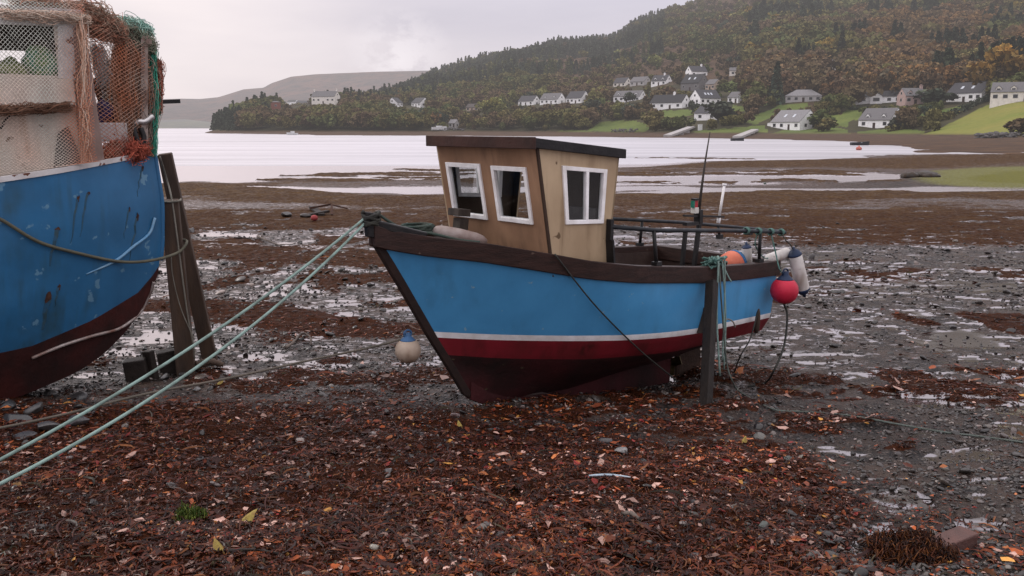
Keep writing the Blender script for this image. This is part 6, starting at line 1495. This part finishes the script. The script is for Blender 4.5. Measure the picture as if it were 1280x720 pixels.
# block pile at foot of posts
for k, (u, v, w_, h_, a_, lab) in enumerate([(172, 476, .12, .15, .2, 'squared dark timber block left of the leaning posts'), (190, 474, .06, .20, -.3, 'upright plank stub between the block and the posts'), (210, 466, .10, .16, .5, 'dark timber offcut close against the shorter post')]):
    P = on_ground(u, v); mb = MB(); ax = np.array([[math.cos(a_), math.sin(a_), .1], [-math.sin(a_), math.cos(a_), .05], [-.1, -.05, 1]]); mb.box(P+ZU*h_*.75, w_, w_*.7, h_, ax); tag(mb.build('timber_block', DRIFD, bevel=.015), lab, 'timber')
P = G(258, 462, .06); branch([G(245, 466, .08), G(262, 462, .10), G(280, 462, .06)], .06, OLDW, 'short thick log lying right of the post feet', (), 'log')
# wreckage seen beyond the ropes
P = on_ground(405, 268); w_ = empty('wreckage', P, 'rusty frame and timber wreckage lying on the mud beyond the ropes', 'wreckage'); RST = surf('rust_iron', (.06, .025, .015), (.03, .016, .012), 12, .85)
mb = MB(); mb.beam(G(388, 264, .12), G(414, 264, .26), .03, .035); mb.beam(G(415, 269, 0), G(415, 266, .30), .035, .035); mb.beam(G(412, 260, .15), G(434, 262, .05), .03, .025); mb.build('frame', RST, w_)
mb = MB(); mb.beam(G(386, 270, .04), G(410, 268, .12), .08, .04); mb.beam(G(390, 262, .1), G(402, 270, .05), .12, .04); mb.build('plank', DRIFD, w_)
P = on_ground(393, 276); mb = MB(); mb.lathe(P, ZU, [(0, .03), (.03, .10), (.10, .13), (.17, .10), (.20, .03)], 12); tag(mb.build('float', surf('faded_red', (.30, .05, .05)), smooth=True), 'small faded red float beside the wreckage', 'float')

# ------------------------------------------------------------------ shingle, wrack and leaves (uncountable)
def sample(n, vlo, vhi, seed, ulo=-190, uhi=1470, pw=1.0):
    q = np.random.default_rng(seed); u = q.uniform(ulo, uhi, n); v = vlo+(vhi-vlo)*q.random(n)**pw
    du, dv = u-640, v-360; r = np.stack([du, FPX*CP-dv*SP, -FPX*SP-dv*CP], 1)
    Y = np.full(n, 6.)
    for _ in range(40): Y = .5*Y+.5*np.clip((zbase(Y)-EYE)/r[:, 2]*r[:, 1], 1.5, 110)
    X = r[:, 0]/r[:, 1]*Y; mks = masks(X, Y); return q, X, Y, mks
def scatter(SH, SF, X, Y, Z, r, q, cols, sink=.25, tilt=.25):
    n = len(X); k = q.integers(0, len(SH), n); B = np.array(SH)[k]*r[:, None, None]
    a = q.random(n)*6.283; ca, sa = np.cos(a)[:, None], np.sin(a)[:, None]; x = B[..., 0]*ca-B[..., 1]*sa; y = B[..., 0]*sa+B[..., 1]*ca
    tx, ty = q.normal(0, tilt, (n, 1)), q.normal(0, tilt, (n, 1)); z_ = B[..., 2]+x*tx+y*ty
    V = np.stack([x+X[:, None], y+Y[:, None], z_+(Z+r*sink)[:, None]], -1); m_ = V.shape[1]
    F = (SF[None]+np.arange(n)[:, None, None]*m_).reshape(-1, SF.shape[1]); return V.reshape(-1, 3), F, np.repeat(cols, m_, 0)
q, X, Y, mk_ = sample(95000, 262, 800, 21, pw=1.1)
weed_, film_, grav_, grass_, u_, v_, Z = mk_
pk = fbm(X*1.1, Y*.9, 3, 301)
keep = (q.random(len(X)) < np.clip((1-weed_*.92)*(1-film_*.45)*(.40+1.1*sstep(.40, .60, pk)), 0, 1)*np.where((u_ > 960) & (v_ > 385) & (v_ < 500), .30, 1)) & (Y < 30)
X, Y, Z, u_, v_ = X[keep], Y[keep], Z[keep], u_[keep], v_[keep]; n = len(X)
r = np.exp(q.normal(math.log(.014), .50, n)); r = np.clip(r, .006, .075)*np.clip(Y/9, .8, 1.9)
hide = (np.abs(u_-100) < 0)
V, F, C = scatter(SH1, S1F, X, Y, Z, r, q, stone_colour(q, n)); o = mesh_np('shingle', V, F, PEB, col=C, keep=True); tag(o, 'grey shingle and gravel strewn over the foreshore', 'shingle', kind='stuff'); print('shingle', n)
# larger loose stones as things: the 160 that show largest
q, X, Y, mk_ = sample(420, 275, 760, 77, 0, 1280, 1.0); weed_, film_, grav_, grass_, u_, v_, Z = mk_
keep = (q.random(len(X)) < np.clip(.9-weed_*.75, .05, 1)) & (Y < 26) & ~((u_ > 560) & (u_ < 905) & (v_ < 515) & (v_ > 440)); X, Y, Z, u_, v_ = X[keep][:170], Y[keep][:170], Z[keep][:170], u_[keep][:170], v_[keep][:170]; n = len(X); cc = stone_colour(q, n)*1.1
smesh = []
for k in range(12):
    me = bpy.data.meshes.new('stone'); me.from_pydata((SH3[k]*(1+.08*q.normal(size=(len(S3V), 1))*.2)).tolist(), [], S3F.tolist()); me.polygons.foreach_set('use_smooth', np.ones(len(me.polygons), bool)); me.set_sharp_from_angle(angle=R(40)); smesh.append(me)
m, g = newmat('loose_stone'); oc = g.n('ShaderNodeObjectInfo').outputs['Color']; co = g.n('ShaderNodeTexCoord').outputs['Object']; nn_ = g.noise(co, 2.5, 5)
p = g.n('ShaderNodeBsdfPrincipled', Base_Color=g.mix(1., oc, g.ramp(nn_, [(.3, .65), (.7, 1.3)]), 'MULTIPLY'), Roughness=.36, Normal=g.n('ShaderNodeBump', Strength=.3, Distance=.02, Height=g.noise(co, 9, 4)).outputs[0]); g.out(p.outputs[0])
for me in smesh: me.materials.append(m)
for k in range(n):
    wh = 'beyond the mooring ropes' if u_[k] < 520 and v_[k] < 440 else 'in front of the two boats' if u_[k] < 640 else 'in front of the small boat and its leg' if u_[k] < 960 else 'on the mud right of the small boat'
    br = 'pale' if cc[k].mean() > .09 else 'grey' if cc[k].mean() > .04 else 'dark'
    o = link_mesh('stone', smesh[k % 12], None, (X[k], Y[k], Z[k]+.006)); rr = float(np.clip(np.exp(q.normal(math.log(.036), .38)), .02, .085)*np.clip(Y[k]/9, .7, 2.0)); o.scale = (rr, rr, rr); o.rotation_euler = (q.normal(0, .2), q.normal(0, .2), q.random()*6.28); o.color = (*cc[k], 1)
    tag(o, '%s loose stone lying %s' % (br, wh), 'stone', '%s loose stones %s' % (br, wh))
# dead leaves and torn wrack
LIT = attr_mat('leaf_litter', .40, .16, var=.25)
q, X, Y, mk_ = sample(120000, 400, 810, 31, pw=.8)
weed_, film_, grav_, grass_, u_, v_, Z = mk_
dens = np.clip(.07+weed_*1.0-film_*.3, 0, 1)*(.35+.65*sstep(.3, .55, fbm(X*2, Y*2, 3, 305)))*np.where(v_ < 500, .5, 1)
keep = (q.random(len(X)) < dens) & (Y < 14); X, Y, Z, u_, v_ = X[keep], Y[keep], Z[keep], u_[keep], v_[keep]; n = len(X)
s = np.clip(np.exp(q.normal(math.log(.0130), .50, n)), .006, .048)*np.clip(Y/7, .75, 1.5)
base = np.array([[-1, 0, 0], [-.35, .55, .12], [-.35, -.55, .12], [.35, .6, .16], [.35, -.5, .10], [1.1, 0, .05], [0, 0, -.06]]); LF = np.array([[0, 2, 6, 1], [1, 6, 4, 3], [2, 4, 6, 6], [3, 4, 5, 5]])
LF = np.array([[0, 2, 6], [0, 6, 1], [1, 6, 3], [2, 4, 6], [3, 6, 5], [6, 4, 5]])
lsh = [base*np.array([1, q.uniform(.5, 1.1), q.uniform(-1.0, 1.6)])+q.normal(0, .13, (7, 3))*np.array([1, 1, .6]) for _ in range(40)]
pal = np.array([(.052, .017, .010), (.020, .008, .006), (.115, .032, .012), (.21, .058, .016), (.27, .11, .04), (.36, .27, .235), (.36, .21, .05), (.15, .020, .016)])
ch = q.choice(8, n, p=[.33, .33, .14, .06, .035, .06, .01, .035]); hot = fbm(X*.8+3, Y*.8, 3, 307)+.10*(np.abs(u_-640) < 330)-.05*(u_ < 330); sw = q.random(n) < sstep(.48, .66, hot)*.75
ch = np.where(sw, q.choice(8, n, p=[.10, .14, .28, .24, .12, .06, .02, .04]), ch); s = np.where(ch == 5, s*1.35, s); cols = pal[ch]*np.array([1.0, .82, .76])*(.6+.8*q.random((n, 1))); tn = fbm(X*1.3, Y*1.3, 3, 309)[:, None]; cols = cols*(.55+.9*sstep(.3, .7, tn))
V, F, C = scatter(lsh, LF, X, Y, Z+.004, s, q, cols, .4, .20); o = mesh_np('leaf_litter', V, F, LIT, col=C, keep=True); tag(o, 'dead autumn leaves and torn weed fragments over the foreshore', 'leaf litter', kind='stuff'); print('leaves', n)
# stringy seaweed ribbons
q, X, Y, mk_ = sample(80000, 300, 810, 41, pw=.75)
weed_, film_, grav_, grass_, u_, v_, Z = mk_
keep = (q.random(len(X)) < np.clip(weed_*1.1+.03, 0, 1)*np.where(v_ < 450, .6, .8)) & (Y < 24); X, Y, Z, v_ = X[keep], Y[keep], Z[keep], v_[keep]; n = len(X)
Kk = 5; t = np.linspace(-.5, .5, Kk); ln = np.clip(np.exp(q.normal(math.log(.07), .66, n)), .03, .36)*np.clip(Y/8, .8, 2); a = q.random(n)*6.28; bend = q.normal(0, 1.6, n)
ang = a[:, None]+bend[:, None]*t; dx = np.cumsum(np.cos(ang), 1)/Kk*ln[:, None]; dy = np.cumsum(np.sin(ang), 1)/Kk*ln[:, None]; hz = (.004+.016*q.random((n, 1))**2)*(1-(2*t[None])**2)+.006+.010*q.random((n, Kk))
wd = (.0022+.0045*q.random(n)**2)[:, None]*np.clip(Y/8, .8, 2.4)[:, None]*np.array([.6, 1, 1.1, .9, .4]); nx, ny = -np.sin(ang)*wd, np.cos(ang)*wd; tw = q.normal(0, .6, (n, 1))*wd
C0 = np.stack([X[:, None]+dx, Y[:, None]+dy, Z[:, None]+hz], -1); N_ = np.stack([nx, ny, tw*np.ones((1, Kk))], -1)
V = np.stack([C0-N_, C0+N_], 2).reshape(-1, 3); ii = np.arange(n*Kk*2).reshape(n, Kk, 2); F = np.stack([ii[:, :-1, 0], ii[:, 1:, 0], ii[:, 1:, 1], ii[:, :-1, 1]], -1).reshape(-1, 4)
pal = np.array([(.024, .009, .007), (.062, .019, .011), (.115, .036, .015), (.15, .066, .022), (.03, .028, .012)]); cols = pal[q.choice(5, n, p=[.34, .31, .20, .09, .06])]*np.array([.84, .67, .62])*(.6+.8*q.random((n, 1))); tn = fbm(X*1.3, Y*1.3, 3, 313)[:, None]; cols = cols*(.55+.9*sstep(.3, .7, tn))
o = mesh_np('seaweed', V, F, LIT, col=np.repeat(cols, Kk*2, 0), keep=True); tag(o, 'stringy red-brown seaweed matted over the foreshore', 'seaweed', kind='stuff'); print('weed', n)
# clump of wrack round the brick and a moss tuft
def tuft(u, v, rx, n, pal_, hgt, label, seed, name):
    P = on_ground(u, v); q = np.random.default_rng(seed); Kk = 5; a = q.random(n)*6.28; rr = np.sqrt(q.random(n))*rx; x = P[0]+rr*np.cos(a); y = P[1]+rr*np.sin(a)*.8; z_ = ground_z(x, y); h0 = hgt*np.sqrt(np.clip(1-(rr/rx)**2, 0, 1))
    b = q.random(n)*6.28; ln = rx*q.uniform(.06, .30, n); t = np.linspace(0, 1, Kk)
    C0 = np.stack([x[:, None]+np.cos(b[:, None]+q.normal(0, 2.4, (n, 1))*t)*ln[:, None]*t, y[:, None]+np.sin(b[:, None]+q.normal(0, 2.4, (n, 1))*t)*ln[:, None]*t, (z_+h0*(.4+.6*q.random(n)))[:, None]+.025*np.sin(t*3)*q.normal(.3, 1, (n, 1))-.015*t], -1)
    V, F = tubes_np(C0, .0028, 3); c = np.array(pal_)[q.integers(0, len(pal_), n)]*(.5+.9*q.random((n, 1))); return tag(mesh_np(name, V, F, LIT, col=np.repeat(c, Kk*3, 0)), label, 'seaweed', kind='stuff')
tuft(1135, 692, .20, 5200, [(.080, .024, .010), (.13, .048, .016), (.035, .013, .008), (.02, .009, .007)], .07, 'mound of orange-brown wrack beside the brick', 1, 'seaweed_mound')
tuft(240, 648, .09, 500, [(.05, .08, .015), (.09, .11, .02)], .04, 'tuft of green weed in the brown litter at the lower left', 2, 'green_weed')
